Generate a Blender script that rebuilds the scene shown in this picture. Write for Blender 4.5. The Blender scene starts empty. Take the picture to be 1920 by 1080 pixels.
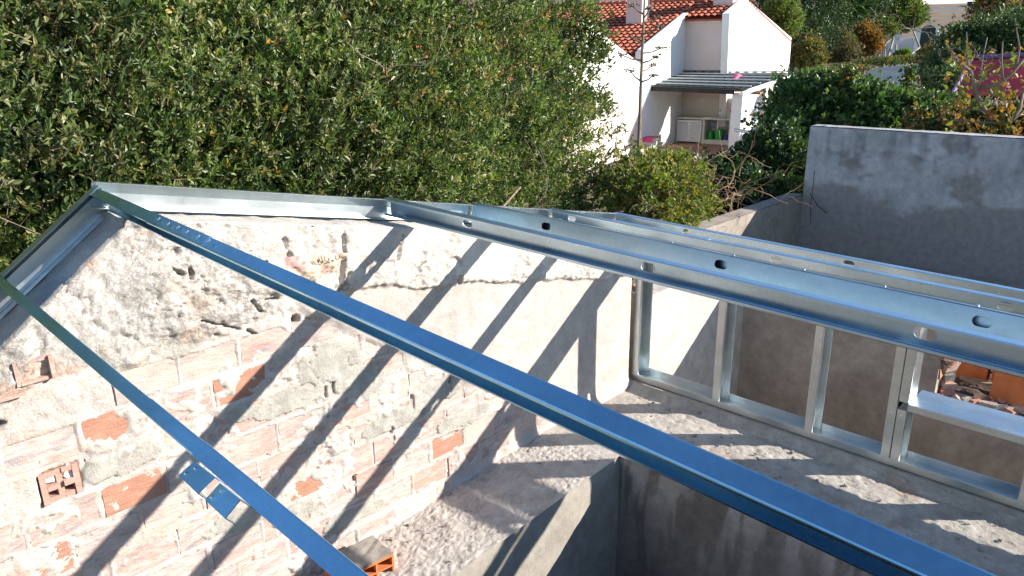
import bpy, math, random
import numpy as np
from mathutils import Matrix, Vector
R_ = math.radians
rng = np.random.default_rng(7); random.seed(7)
sc = bpy.context.scene
COL = sc.collection
CZ = 6.0                                    # height of the camera above the datum

# ------------------------------------------------------------------ camera
XA = np.array([0.68721256, -0.22994126, 0.68910515])
YA = np.array([-0.72635711, -0.20180786, 0.65702278])
ZA = np.array([-0.01200981, -0.95205074, -0.30570437])
RM = np.array([XA, YA, ZA])
FPX = 1400.0
def ray(px, py):
    return RM @ np.array([(px - 960) / FPX, (py - 540) / FPX, 1.0])
cam = bpy.data.cameras.new('camera'); co = bpy.data.objects.new('camera', cam); COL.objects.link(co)
cam.sensor_width = 36; cam.lens = 36 * FPX / 1920; cam.clip_start = 0.02; cam.clip_end = 2000
rt, up, fw = RM @ np.array([1, 0, 0]), RM @ np.array([0, -1, 0]), RM @ np.array([0, 0, 1])
m = Matrix(((rt[0], up[0], -fw[0], 0), (rt[1], up[1], -fw[1], 0), (rt[2], up[2], -fw[2], CZ), (0, 0, 0, 1)))
co.matrix_world = m
sc.camera = co

# ------------------------------------------------------------------ light
SUN = np.array([0.68, -0.733, 0.456]); SUN /= np.linalg.norm(SUN)
el = math.asin(SUN[2]); rot = math.atan2(SUN[0], SUN[1])
w = bpy.data.worlds.new('World'); sc.world = w; w.use_nodes = True
nt = w.node_tree; nt.nodes.clear()
sky = nt.nodes.new('ShaderNodeTexSky'); sky.sky_type = 'NISHITA'; sky.sun_disc = False
sky.sun_elevation = el; sky.sun_rotation = rot; sky.air_density = 1.0; sky.dust_density = 0.05; sky.ozone_density = 3.0
bg = nt.nodes.new('ShaderNodeBackground'); bg.inputs[1].default_value = 0.095
wo = nt.nodes.new('ShaderNodeOutputWorld')
nt.links.new(sky.outputs[0], bg.inputs[0]); nt.links.new(bg.outputs[0], wo.inputs[0])
sl = bpy.data.lights.new('sun', 'SUN'); so = bpy.data.objects.new('sun', sl); COL.objects.link(so)
sl.energy = 5.0; sl.angle = R_(0.53); sl.color = (1.0, 0.93, 0.84)
so.rotation_euler = Vector(SUN).to_track_quat('Z', 'Y').to_euler(); so.location = (8, -9, CZ + 8)
sc.view_settings.view_transform = 'Standard'; sc.view_settings.look = 'None'
sc.view_settings.exposure = 1.15; sc.view_settings.gamma = 1.0; sc.view_settings.use_curve_mapping = False
sc.cycles.max_bounces = 6; sc.cycles.diffuse_bounces = 3; sc.cycles.glossy_bounces = 3
sc.cycles.transparent_max_bounces = 6; sc.cycles.sample_clamp_indirect = 6

# ------------------------------------------------------------------ materials
class NT:
    def __init__(s, name):
        s.m = bpy.data.materials.new(name); s.m.use_nodes = True; s.t = s.m.node_tree
        s.t.nodes.clear(); s.b = s.n('ShaderNodeBsdfPrincipled'); s.o = s.n('ShaderNodeOutputMaterial')
        s.l(s.b.outputs[0], s.o.inputs[0]); s.tc = s.n('ShaderNodeNewGeometry').outputs['Position']
    def n(s, k, **kw):
        x = s.t.nodes.new(k)
        for a, v in kw.items(): setattr(x, a, v)
        return x
    def l(s, a, b): s.t.links.new(a, b)
    def noise(s, scale, detail=5, rough=.55, stretch=None, dist=0):
        x = s.n('ShaderNodeTexNoise'); x.inputs['Scale'].default_value = scale
        x.inputs['Detail'].default_value = detail; x.inputs['Roughness'].default_value = rough
        x.inputs['Distortion'].default_value = dist
        src = s.tc
        if stretch:
            mp = s.n('ShaderNodeMapping'); mp.inputs['Scale'].default_value = stretch; s.l(s.tc, mp.inputs[0]); src = mp.outputs[0]
        s.l(src, x.inputs['Vector']); return x.outputs['Fac']
    def ramp(s, fac, stops):
        x = s.n('ShaderNodeValToRGB'); e = x.color_ramp.elements
        while len(e) > 1: e.remove(e[0])
        e[0].position = stops[0][0]; e[0].color = (*stops[0][1], 1)
        for p, c in stops[1:]:
            q = e.new(p); q.color = (*c, 1)
        s.l(fac, x.inputs[0]); return x.outputs[0]
    def mix(s, fac, a, b, mode='MIX'):
        x = s.n('ShaderNodeMix'); x.data_type = 'RGBA'; x.blend_type = mode
        for i, v in ((0, fac), (6, a), (7, b)):
            if isinstance(v, (int, float)): x.inputs[i].default_value = v
            elif isinstance(v, tuple): x.inputs[i].default_value = (*v, 1)
            else: s.l(v, x.inputs[i])
        return x.outputs[2]
    def mr(s, v, a, b, c, d):
        x = s.n('ShaderNodeMapRange'); s.l(v, x.inputs[0])
        for i, q in enumerate((a, b, c, d)): x.inputs[i + 1].default_value = q
        return x.outputs[0]
    def bump(s, h, dist, strength=1.0, prev=None):
        x = s.n('ShaderNodeBump'); x.inputs['Distance'].default_value = dist; x.inputs['Strength'].default_value = strength
        s.l(h, x.inputs['Height'])
        if prev is not None: s.l(prev, x.inputs['Normal'])
        s.l(x.outputs[0], s.b.inputs['Normal']); return x.outputs[0]
    def set(s, col=None, rough=None, metal=None, spec=None):
        for k, v in (('Base Color', col), ('Roughness', rough), ('Metallic', metal), ('Specular IOR Level', spec)):
            if v is None: continue
            if isinstance(v, (int, float)): s.b.inputs[k].default_value = v
            elif isinstance(v, tuple): s.b.inputs[k].default_value = (*v, 1)
            else: s.l(v, s.b.inputs[k])
        return s

M = {}
def galv(name, tint, r0, r1):
    k = NT(name)
    a = k.noise(9, 3, .5, (1, .35, 1)); b = k.noise(70, 2, .5); c = k.noise(3, 4, .6)
    col = k.mix(k.mr(a, .35, .65, 0, 1), tuple(x * .82 for x in tint), tint)
    col = k.mix(k.mr(b, .45, .7, 0, .25), col, tuple(min(1, x * 1.15) for x in tint))
    d_ = k.mr(k.noise(6, 7, .72, (1, .5, 1), .8), .50, .72, 0, 1); sp = k.mr(k.noise(160, 3, .6), .66, .74, 0, .8)
    col = k.mix(k.mr(d_, 0, 1, 0, .28), col, tuple(x * .72 for x in tint)); col = k.mix(sp, col, (.40, .38, .34))
    ra_ = k.n('ShaderNodeMath', operation='ADD'); k.l(k.mr(c, .3, .7, r0, r1), ra_.inputs[0]); k.l(k.mr(d_, 0, 1, 0, .10), ra_.inputs[1])
    k.set(col, ra_.outputs[0], 1.0)
    k.bump(k.noise(2.5, 1, .5), .004, .12)
    return k.m
M['galv'] = galv('galvanised_steel', (.46, .595, .69), .24, .38)
M['sky_tint_galv'] = galv('sky_tinted_steel', (.36, .655, .86), .22, .36)  # galvanised steel with the blue sky reflection put into its tint
M['stud'] = galv('silvery_stud_steel', (.56, .61, .63), .30, .44)
M['screw'] = NT('screw_zinc').set((.75, .76, .78), .25, 1.0).m

def plain(name, c0, c1, scale=6, rough=.85, bumpd=.0, bscale=60, det=5, spec=.25, stretch=None):
    k = NT(name); a = k.noise(scale, det, .6, stretch)
    k.set(k.ramp(a, [(.3, c0), (.7, c1)]), rough, 0, spec)
    if bumpd: k.bump(k.noise(bscale, 6, .65), bumpd)
    return k.m

def attrmat(name, rough=.9, bumps=((90, .004), (22, .004)), var=.35, spec=.2, rg=0):
    k = NT(name); at = k.n('ShaderNodeAttribute'); at.attribute_name = 'col'
    n1 = k.noise(14, 6, .65); n2 = k.noise(120, 4, .6)
    v = k.ramp(n1, [(.25, (1 - var * .7,) * 3), (.7, (1 + var * .3,) * 3)])
    v2 = k.ramp(n2, [(.3, (.82,) * 3), (.65, (1.06,) * 3)])
    c = k.mix(1.0, at.outputs['Color'], v, 'MULTIPLY'); c = k.mix(1.0, c, v2, 'MULTIPLY')
    k.set(c, rough, 0, spec); pr = None
    for s, d in bumps: pr = k.bump(k.noise(s, 7, .7), d, 1.0, pr)
    if rg:
        ra = k.n('ShaderNodeAttribute'); ra.attribute_name = 'rg'
        for s, d in ((34, rg), (85, rg * .6)):
            mu = k.n('ShaderNodeMath', operation='MULTIPLY'); k.l(k.ramp(k.noise(s, 6, .72), [(.36, (0, 0, 0)), (.52, (.8, .8, .8)), (.75, (1, 1, 1))]), mu.inputs[0]); k.l(ra.outputs['Fac'], mu.inputs[1])
            pr = k.bump(mu.outputs[0], d, 1.0, pr)
    return k.m
M['mortar'] = attrmat('rough_lime_mortar', bumps=((90, .003), (22, .003)), rg=.0045)
M['ledge'] = attrmat('gravelly_ledge_mortar', bumps=((170, .004), (60, .004)))

def brickmat(name, wash):
    k = NT(name)
    oi = k.n('ShaderNodeObjectInfo').outputs['Random']
    cl = k.ramp(k.noise(9, 5, .6, (1, 1, 3)), [(.3, (.36, .17, .11)), (.55, (.43, .22, .15)), (.8, (.52, .31, .225))])
    cl = k.mix(k.mr(oi, 0, 1, 0, .35), cl, (.36, .18, .13))
    st = k.noise(7, 7, .7, (1.2, 1, 5), 1.2); sp = k.noise(38, 5, .7, (1, 1, 2.4))
    mx = k.n('ShaderNodeMath', operation='ADD'); k.l(st, mx.inputs[0]); k.l(k.mr(sp, 0, 1, -.16, .16), mx.inputs[1])
    ad = k.n('ShaderNodeMath', operation='ADD'); k.l(mx.outputs[0], ad.inputs[0]); k.l(k.mr(oi, 0, 1, -.10, .10), ad.inputs[1])
    lime = k.ramp(k.noise(10, 6, .7, (1, 1, 2.5)), [(.38, (.28, .265, .27)), (.47, (.44, .39, .37)), (.60, (.55, .49, .435))])
    lime = k.mix(k.mr(oi, .3, 1, 0, .55), lime, (.58, .41, .33))
    lo = {0: .60, 1: .27, 2: .38}[wash]
    if wash: cl = k.mix(.45, cl, (.50, .36, .31))
    c = k.mix(k.mr(ad.outputs[0], lo, lo + .28, 0, 1), cl, lime)
    k.set(c, .88, 0, .2)
    p = k.bump(k.noise(26, 6, .7, (.6, 1, 3)), .006); k.bump(k.noise(140, 5, .6), .0025, 1, p)
    return k.m
M['brick_clean'] = brickmat('orange_clay', 0)
M['brick_wash'] = brickmat('limewashed_clay', 1)
M['brick_half'] = brickmat('worn_limewashed_clay', 2)
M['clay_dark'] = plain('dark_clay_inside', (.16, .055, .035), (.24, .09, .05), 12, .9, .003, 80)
M['clay_new'] = plain('new_orange_clay', (.50, .14, .045), (.58, .19, .07), 14, .8, .002, 90)

def concrete(name, c0, c1, c2, streak=0.0, bd=.005):
    k = NT(name)
    a = k.noise(1.6, 7, .68, None, .6); b = k.noise(11, 6, .7); c = k.noise(5, 5, .6, (1, 1, .18))
    col = k.ramp(a, [(.32, c0), (.5, c1), (.68, c2)])
    col = k.mix(1.0, col, k.ramp(b, [(.28, (.72, .72, .72)), (.62, (1.05, 1.05, 1.05))]), 'MULTIPLY')
    if streak: col = k.mix(k.mr(c, .52, .7, 0, streak), col, tuple(x * .55 for x in c0))
    k.set(col, .9, 0, .2)
    p = k.bump(k.noise(9, 6, .7), bd); k.bump(k.noise(90, 6, .65), bd * .6, 1, p)
    return k.m
M['ledge_face'] = concrete('trowelled_cement_face', (.26, .235, .205), (.31, .28, .24), (.36, .33, .28))
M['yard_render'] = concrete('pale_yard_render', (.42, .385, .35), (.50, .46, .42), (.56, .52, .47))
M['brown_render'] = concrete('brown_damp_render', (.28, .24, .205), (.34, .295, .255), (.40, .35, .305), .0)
M['grey_wall'] = concrete('weathered_grey_block_render', (.32, .32, .32), (.40, .40, .405), (.48, .485, .49), .4, .008)
M['tan_wall'] = concrete('tan_cement', (.26, .22, .18), (.31, .27, .225), (.36, .32, .27), .3)
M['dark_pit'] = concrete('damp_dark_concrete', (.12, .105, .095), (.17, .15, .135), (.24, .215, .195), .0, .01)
M['white_wall'] = plain('white_painted_wall', (.76, .75, .72), (.82, .81, .78), 2.5, .8, .002, 40)
M['pink_wall'] = plain('pale_pink_painted_wall', (.66, .55, .50), (.72, .61, .56), 1.5, .8, .002, 40)
M['cream'] = plain('cream_plaster', (.62, .58, .50), (.68, .64, .56), 3, .7)
M['tile_roof'] = plain('terracotta_roof_tile', (.34, .09, .05), (.50, .16, .09), 5, .8, .004, 30)
M['tile_floor'] = plain('terracotta_floor', (.36, .19, .13), (.44, .25, .17), 4, .8)
M['canopy_sheet'] = plain('dull_green_grey_roof_sheet', (.014, .024, .026), (.035, .05, .048), 5, .75, .0, spec=.15)
M['white_bar'] = plain('white_painted_bar', (.7, .72, .72), (.8, .8, .8), 5, .5)
M['black_trim'] = plain('black_trim', (.015, .015, .018), (.03, .03, .03), 5, .6)
M['shutter'] = plain('white_shutter', (.72, .72, .72), (.8, .8, .8), 5, .5)
M['wood'] = plain('reddish_shelf_wood', (.33, .15, .08), (.45, .22, .12), 8, .6)
M['steel'] = NT('brushed_steel').set((.5, .5, .5), .3, 1.0).m
M['green_plastic'] = plain('green_plastic', (.03, .32, .05), (.05, .42, .07), 5, .35, spec=.5)
M['blue_plastic'] = plain('blue_plastic', (.02, .08, .34), (.03, .12, .42), 5, .35, spec=.5)
M['pink_plastic'] = plain('pink_cloth', (.55, .06, .16), (.68, .10, .24), 5, .6)
M['magenta_sheet'] = plain('faded_magenta_sheet', (.07, .004, .016), (.11, .008, .028), 3, .85, spec=.05)
M['magenta_edge'] = plain('pale_lilac_edge', (.16, .10, .20), (.22, .14, .27), 3, .5)
M['bark'] = plain('grey_brown_bark', (.13, .10, .075), (.26, .21, .16), 30, .9, .004, 80, stretch=(1, 1, .3))
M['bark_pale'] = plain('pale_lichen_bark', (.26, .24, .20), (.40, .37, .31), 25, .9, .004, 80)
M['twig'] = plain('dry_tan_twig', (.25, .16, .09), (.42, .29, .18), 20, .8)
M['soil'] = plain('dry_brown_soil', (.085, .062, .048), (.17, .125, .095), 3, .95, .03, 25, 9)
M['dark_soil'] = plain('dark_damp_soil', (.06, .042, .033), (.13, .095, .075), 9, .95, .01, 60, 8)
M['hill_soil'] = plain('dry_hillside', (.13, .095, .07), (.22, .165, .125), .5, .95, .05, 3, 8)
M['asphalt'] = plain('grey_asphalt', (.10, .10, .10), (.15, .145, .14), 2, .9)
M['pool_paving'] = plain('shade_toned_paving', (.05, .065, .085), (.085, .11, .14), .8, .6)  # concrete path; the bluish shade over it is put into the colour
M['bag'] = plain('kraft_paper', (.56, .38, .23), (.64, .46, .29), 12, .85)
M['bag_pink'] = plain('pink_printed_paper', (.58, .17, .16), (.66, .24, .21), 16, .85)
M['ink'] = plain('dark_print', (.10, .07, .05), (.16, .11, .08), 16, .8)
M['gate'] = plain('dark_green_metal_gate', (.012, .03, .03), (.02, .045, .045), 4, .5)
M['blue_white'] = plain('shaded_white_paint', (.55, .58, .62), (.65, .68, .7), 2, .8)

def leafmat(name, rough=.42, trans=.22):
    k = NT(name); at = k.n('ShaderNodeAttribute'); at.attribute_name = 'col'
    k.set(at.outputs['Color'], rough, 0, .5)
    tr = k.n('ShaderNodeBsdfTranslucent'); k.l(k.mix(1.0, at.outputs['Color'], (1.5, 1.6, .6), 'MULTIPLY'), tr.inputs[0])
    ms = k.n('ShaderNodeMixShader'); ms.inputs[0].default_value = trans
    k.l(k.b.outputs[0], ms.inputs[1]); k.l(tr.outputs[0], ms.inputs[2]); k.l(ms.outputs[0], k.o.inputs[0])
    return k.m
M['leaf'] = leafmat('evergreen_leaf', .45, .28)
M['leaf_soft'] = leafmat('soft_leaf', .6, .3)

# ------------------------------------------------------------------ builders
def tag(o, label, cat, group=None, kind=None):
    if label: o['label'] = label
    if cat: o['category'] = cat
    if group: o['group'] = group
    if kind: o['kind'] = kind
    return o
def thing(name, label, cat, loc, group=None):
    o = bpy.data.objects.new(name, None); COL.objects.link(o)
    o.location = (loc[0], loc[1], loc[2] + CZ); o.empty_display_size = .1
    return tag(o, label, cat, group)
def wloc(o):
    v = Vector((0, 0, 0))
    while o is not None: v += o.location; o = o.parent
    return v
class MB:
    """collects faces given in camera-relative metres; build() links one mesh object"""
    def __init__(s): s.v = []; s.f = []; s.mi = []; s.cur = 0
    def add(s, vs, fs):
        b = len(s.v); s.v += [tuple(map(float, x)) for x in vs]
        for f in fs: s.f.append(tuple(b + i for i in f)); s.mi.append(s.cur)
    def box(s, lo, hi):
        x0, y0, z0 = lo; x1, y1, z1 = hi
        s.add([(x0, y0, z0), (x1, y0, z0), (x1, y1, z0), (x0, y1, z0), (x0, y0, z1), (x1, y0, z1), (x1, y1, z1), (x0, y1, z1)],
              [(0, 3, 2, 1), (4, 5, 6, 7), (0, 1, 5, 4), (1, 2, 6, 5), (2, 3, 7, 6), (3, 0, 4, 7)])
    def obox(s, o, a, b, c):
        """box from corner o along vectors a, b, c"""
        o, a, b, c = map(np.array, (o, a, b, c))
        s.add([o, o + a, o + a + b, o + b, o + c, o + a + c, o + a + b + c, o + b + c],
              [(0, 3, 2, 1), (4, 5, 6, 7), (0, 1, 5, 4), (1, 2, 6, 5), (2, 3, 7, 6), (3, 0, 4, 7)])
    def prism(s, pts, d):
        """closed polygon pts extruded by vector d"""
        n = len(pts); P = [np.array(p, float) for p in pts]; d = np.array(d, float)
        s.add(P + [p + d for p in P], [tuple(range(n))[::-1], tuple(range(n, 2 * n))] + [(i, (i + 1) % n, n + (i + 1) % n, n + i) for i in range(n)])
    def tube(s, pts, rad, k=6, cap=True):
        P = [np.array(p, float) for p in pts]; rad = [rad] * len(P) if isinstance(rad, (int, float)) else rad
        rings = []; b0 = None
        for i, p in enumerate(P):
            t = P[min(i + 1, len(P) - 1)] - P[max(i - 1, 0)]; t /= (np.linalg.norm(t) + 1e-9)
            if b0 is None: b0 = np.cross(t, (0.31, .2, .93) if abs(t[2]) < .9 else (1, 0, 0))
            b0 = b0 - t * (b0 @ t); b0 /= np.linalg.norm(b0); c0 = np.cross(t, b0)
            rings.append([p + rad[i] * (math.cos(2 * math.pi * j / k) * b0 + math.sin(2 * math.pi * j / k) * c0) for j in range(k)])
        vs = [v for r in rings for v in r]; fs = []
        for i in range(len(P) - 1):
            for j in range(k): fs.append((i * k + j, i * k + (j + 1) % k, (i + 1) * k + (j + 1) % k, (i + 1) * k + j))
        if cap: fs += [tuple(range(k))[::-1], tuple((len(P) - 1) * k + j for j in range(k))]
        s.add(vs, fs)
    def build(s, name, mat, parent=None, smooth=False, kind=None):
        me = bpy.data.meshes.new(name)
        pl = wloc(parent) if parent is not None else Vector((0, 0, 0))
        me.from_pydata([(x - pl.x, y - pl.y, z + CZ - pl.z) for x, y, z in s.v], [], s.f)
        for q in (mat if isinstance(mat, (list, tuple)) else [mat]): me.materials.append(q)
        if isinstance(mat, (list, tuple)): me.polygons.foreach_set('material_index', s.mi)
        if smooth: me.polygons.foreach_set('use_smooth', [True] * len(me.polygons))
        me.update()
        o = bpy.data.objects.new(name, me); COL.objects.link(o); o.parent = parent
        if kind: o['kind'] = kind
        return o
def npmesh(name, V, F, mat, parent=None, col=None, smooth=False, kind=None, rg=None):
    """mesh from numpy arrays: V (n,3) camera-relative, F (m,3|4)"""
    me = bpy.data.meshes.new(name); V = np.asarray(V, dtype=np.float32).copy(); F = np.asarray(F, dtype=np.int32)
    pl = wloc(parent) if parent is not None else Vector((0, 0, 0))
    V[:, 2] += CZ; V -= np.array(pl, dtype=np.float32)
    k = F.shape[1]
    me.vertices.add(len(V)); me.vertices.foreach_set('co', V.ravel())
    me.loops.add(F.size); me.loops.foreach_set('vertex_index', F.ravel())
    me.polygons.add(len(F)); me.polygons.foreach_set('loop_start', np.arange(0, F.size, k, dtype=np.int32))
    me.polygons.foreach_set('use_smooth', np.full(len(F), smooth))
    if col is not None:
        a = me.color_attributes.new('col', 'FLOAT_COLOR', 'POINT')
        c = np.ones((len(V), 4), np.float32); c[:, :3] = col; a.data.foreach_set('color', c.ravel())
    if rg is not None:
        q = me.attributes.new('rg', 'FLOAT', 'POINT'); q.data.foreach_set('value', np.asarray(rg, np.float32))
    me.materials.append(mat); me.update(calc_edges=True)
    o = bpy.data.objects.new(name, me); COL.objects.link(o); o.parent = parent
    if kind: o['kind'] = kind
    return o
def jit(p, a): return [np.array(q) + rng.normal(0, a, 3) for q in p]

# value noise on arrays
def vnoise(x, y, seed=0):
    r = np.random.default_rng(seed).random((256, 256))
    xi = np.floor(x).astype(int); yi = np.floor(y).astype(int); fx = x - xi; fy = y - yi
    fx = fx * fx * (3 - 2 * fx); fy = fy * fy * (3 - 2 * fy)
    a = r[xi % 256, yi % 256]; b = r[(xi + 1) % 256, yi % 256]; c = r[xi % 256, (yi + 1) % 256]; d = r[(xi + 1) % 256, (yi + 1) % 256]
    return (a * (1 - fx) + b * fx) * (1 - fy) + (c * (1 - fx) + d * fx) * fy
def fbm(x, y, s, oct=5, g=.5, seed=0):
    v = 0; a = 1; t = 0
    for i in range(oct):
        v = v + a * vnoise(x * s + 13.7 * i, y * s + 7.3 * i, seed + i); t += a; a *= g; s *= 2.03
    return v / t
def sstep(a, b, x):
    t = np.clip((x - a) / (b - a), 0, 1); return t * t * (3 - 2 * t)

def chunk(mb, c, s):
    ph = rng.random(8) * .5 + .7; d = np.array([(-1, -1, -1), (1, -1, -1), (1, 1, -1), (-1, 1, -1), (-1, -1, 1), (1, -1, 1), (1, 1, 1), (-1, 1, 1)]) * .5 * np.array(s)
    q = rng.random(3) * 6.28; cx, sx = math.cos(q[0]), math.sin(q[0]); cz, sz = math.cos(q[2]), math.sin(q[2])
    Rr = np.array([[cz, -sz, 0], [sz, cz, 0], [0, 0, 1]]) @ np.array([[1, 0, 0], [0, cx, -sx], [0, sx, cx]])
    mb.add([np.array(c) + Rr @ (d[i] * ph[i]) for i in range(8)], [(0, 3, 2, 1), (4, 5, 6, 7), (0, 1, 5, 4), (1, 2, 6, 5), (2, 3, 7, 6), (3, 0, 4, 7)])

# ================================================================== THE BRICK GABLE WALL
YW = 2.78                                            # its face
PKX, PKZ = 0.93, -0.445                              # peak (top of the steel track)
TH = 0.097                                           # height of the track
def ztrack(x): return np.where(x > PKX, PKZ - .2 * (x - PKX), PKZ - .75 * (PKX - x))
def zwall(x): return ztrack(x) - TH * np.where(x > PKX, 1.02, 1.25) - .014
def zledge(x): return -2.283 - .049 * (4.14 - x)

wall = thing('brick_wall', 'whitewashed hollow brick gable wall with peeling mortar and sunlit diagonal shadows', 'brick wall', (1.8, 3.0, -2.3))
CH, BH, BL = .1455, .121, .228
def course_top(k): return -1.261 - CH * k
PH = {-3: .50, -2: .36, -1: .55, 0: .42, 1: .66, 2: .44, 3: .57, 4: .436, 5: .56, 6: .43, 7: .55}
ORANGE = {(0, 1), (0, 3), (2, 1), (3, -1), (4, 4), (7, 6), (7, 8), (5, 7)}
HALF = {(2, 3), (3, 3), (4, 5), (1, 4), (5, 3), (3, 6), (6, 8), (6, 7), (1, 2), (4, 6), (6, 4), (0, 5), (2, 5), (5, 5)}
bricks = []                                          # (x0, z0, x1, z1, kind, holes)
for k in range(-3, 8):
    for j in range(-4, 15):
        x0 = PH[k] + .245 * j + rng.normal(0, .003); zt = course_top(k) - .012 * (x0 - 1) + rng.normal(0, .0025)
        x1 = x0 + BL + rng.normal(0, .004)
        if k == 1 and -1 <= j <= -1: x0, x1 = .505, .632
        if x0 < -.45 or x0 > 3.45: continue
        if zt > -1.04 - .66 * (x0 - 1.55) or zt > -1.04 - .9 * max(0, .62 - x0): continue
        if zt - BH < float(zledge(x0)) - .02: continue
        kd = 'brick_clean' if (k, j) in ORANGE else ('brick_half' if (k, j) in HALF else 'brick_wash')
        bricks.append((x0, zt - BH, x1, zt, kd, k, j))
def smooth_mask(x, z):                               # 1 where the later cement render covers the bricks
    line = -1.10 - .70 * (x - 1.62) + .10 * (fbm(x, z, 3, 4, .5, 5) - .5)
    return sstep(-.03, .03, z - line) * sstep(1.50, 1.62, x + .08 * (fbm(x, z, 4, 3, .5, 9) - .5))
def rough_mask(x, z):
    line = -1.03 - .9 * np.maximum(0, .60 - x) + .30 * (fbm(x, z, 6, 5, .6, 15) - .5) - .10 * np.exp(-((x - 1.05) / .3) ** 2)
    return sstep(-.012, .012, z - line)
def band_mask(x, z):
    zz = zwall(x); edge = .295 + .05 * (fbm(x, z, 9, 4, .6, 25) - .5) + .01 * np.sin(x * 9)
    return sstep(-.012, .012, z - (zz - edge)) * sstep(1.30, 1.42, x + .1 * (fbm(x, z, 6, 3, .5, 29) - .5))
GREY = [(.78, -1.468, .125, .062), (1.30, -1.445, .11, .05), (1.72, -1.40, .19, .16), (1.50, -1.47, .2, .06), (1.08, -1.03, .13, .09), (.80, -1.0, .17, .055), (1.22, -.92, .10, .07),
        (.95, -.83, .1, .05), (2.05, -1.78, .26, .06), (1.22, -1.93, .20, .075), (1.45, -2.03, .14, .05), (1.75, -2.20, .18, .05), (2.36, -1.72, .24, .07), (1.9, -1.5, .1, .1), (2.5, -1.95, .2, .06), (.36, -1.02, .1, .05)]
HOLES = [(2.501, -1.146, .016, .026), (1.556, -1.111, .018, .024), (1.13, -.80, .007, .022), (1.95, -1.47, .010, .03), (2.02, -1.46, .01, .03), (2.30, -1.53, .02, .014), (2.36, -1.52, .014, .02), (2.16, -1.72, .007, .05), (2.42, -1.72, .008, .045), (2.02, -1.86, .007, .05), (1.70, -1.49, .008, .03),
         (1.66, -1.49, .008, .025), (2.22, -1.80, .014, .012), (1.18, -1.50, .012, .012), (1.78, -2.0, .012, .014), (.42, -1.17, .03, .014), (.30, -1.26, .028, .016), (.22, -1.38, .025, .02)]
CRACKS = [(1.525, -.74, 1.545, -.825, .006), (1.813, -.78, 1.805, -.90, .006), (1.80, -.90, 1.775, -1.03, .009), (1.83, -.96, 1.795, -1.03, .005), (1.15, -1.0, 1.30, -1.08, .0018), (1.33, -1.09, 1.36, -1.12, .004),
          (2.14, -.84, 2.10, -.95, .004), (1.42, -.98, 1.55, -1.0, .003), (1.02, -.72, 1.10, -.80, .0025), (1.36, -.97, 1.40, -1.03, .004)]

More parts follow.
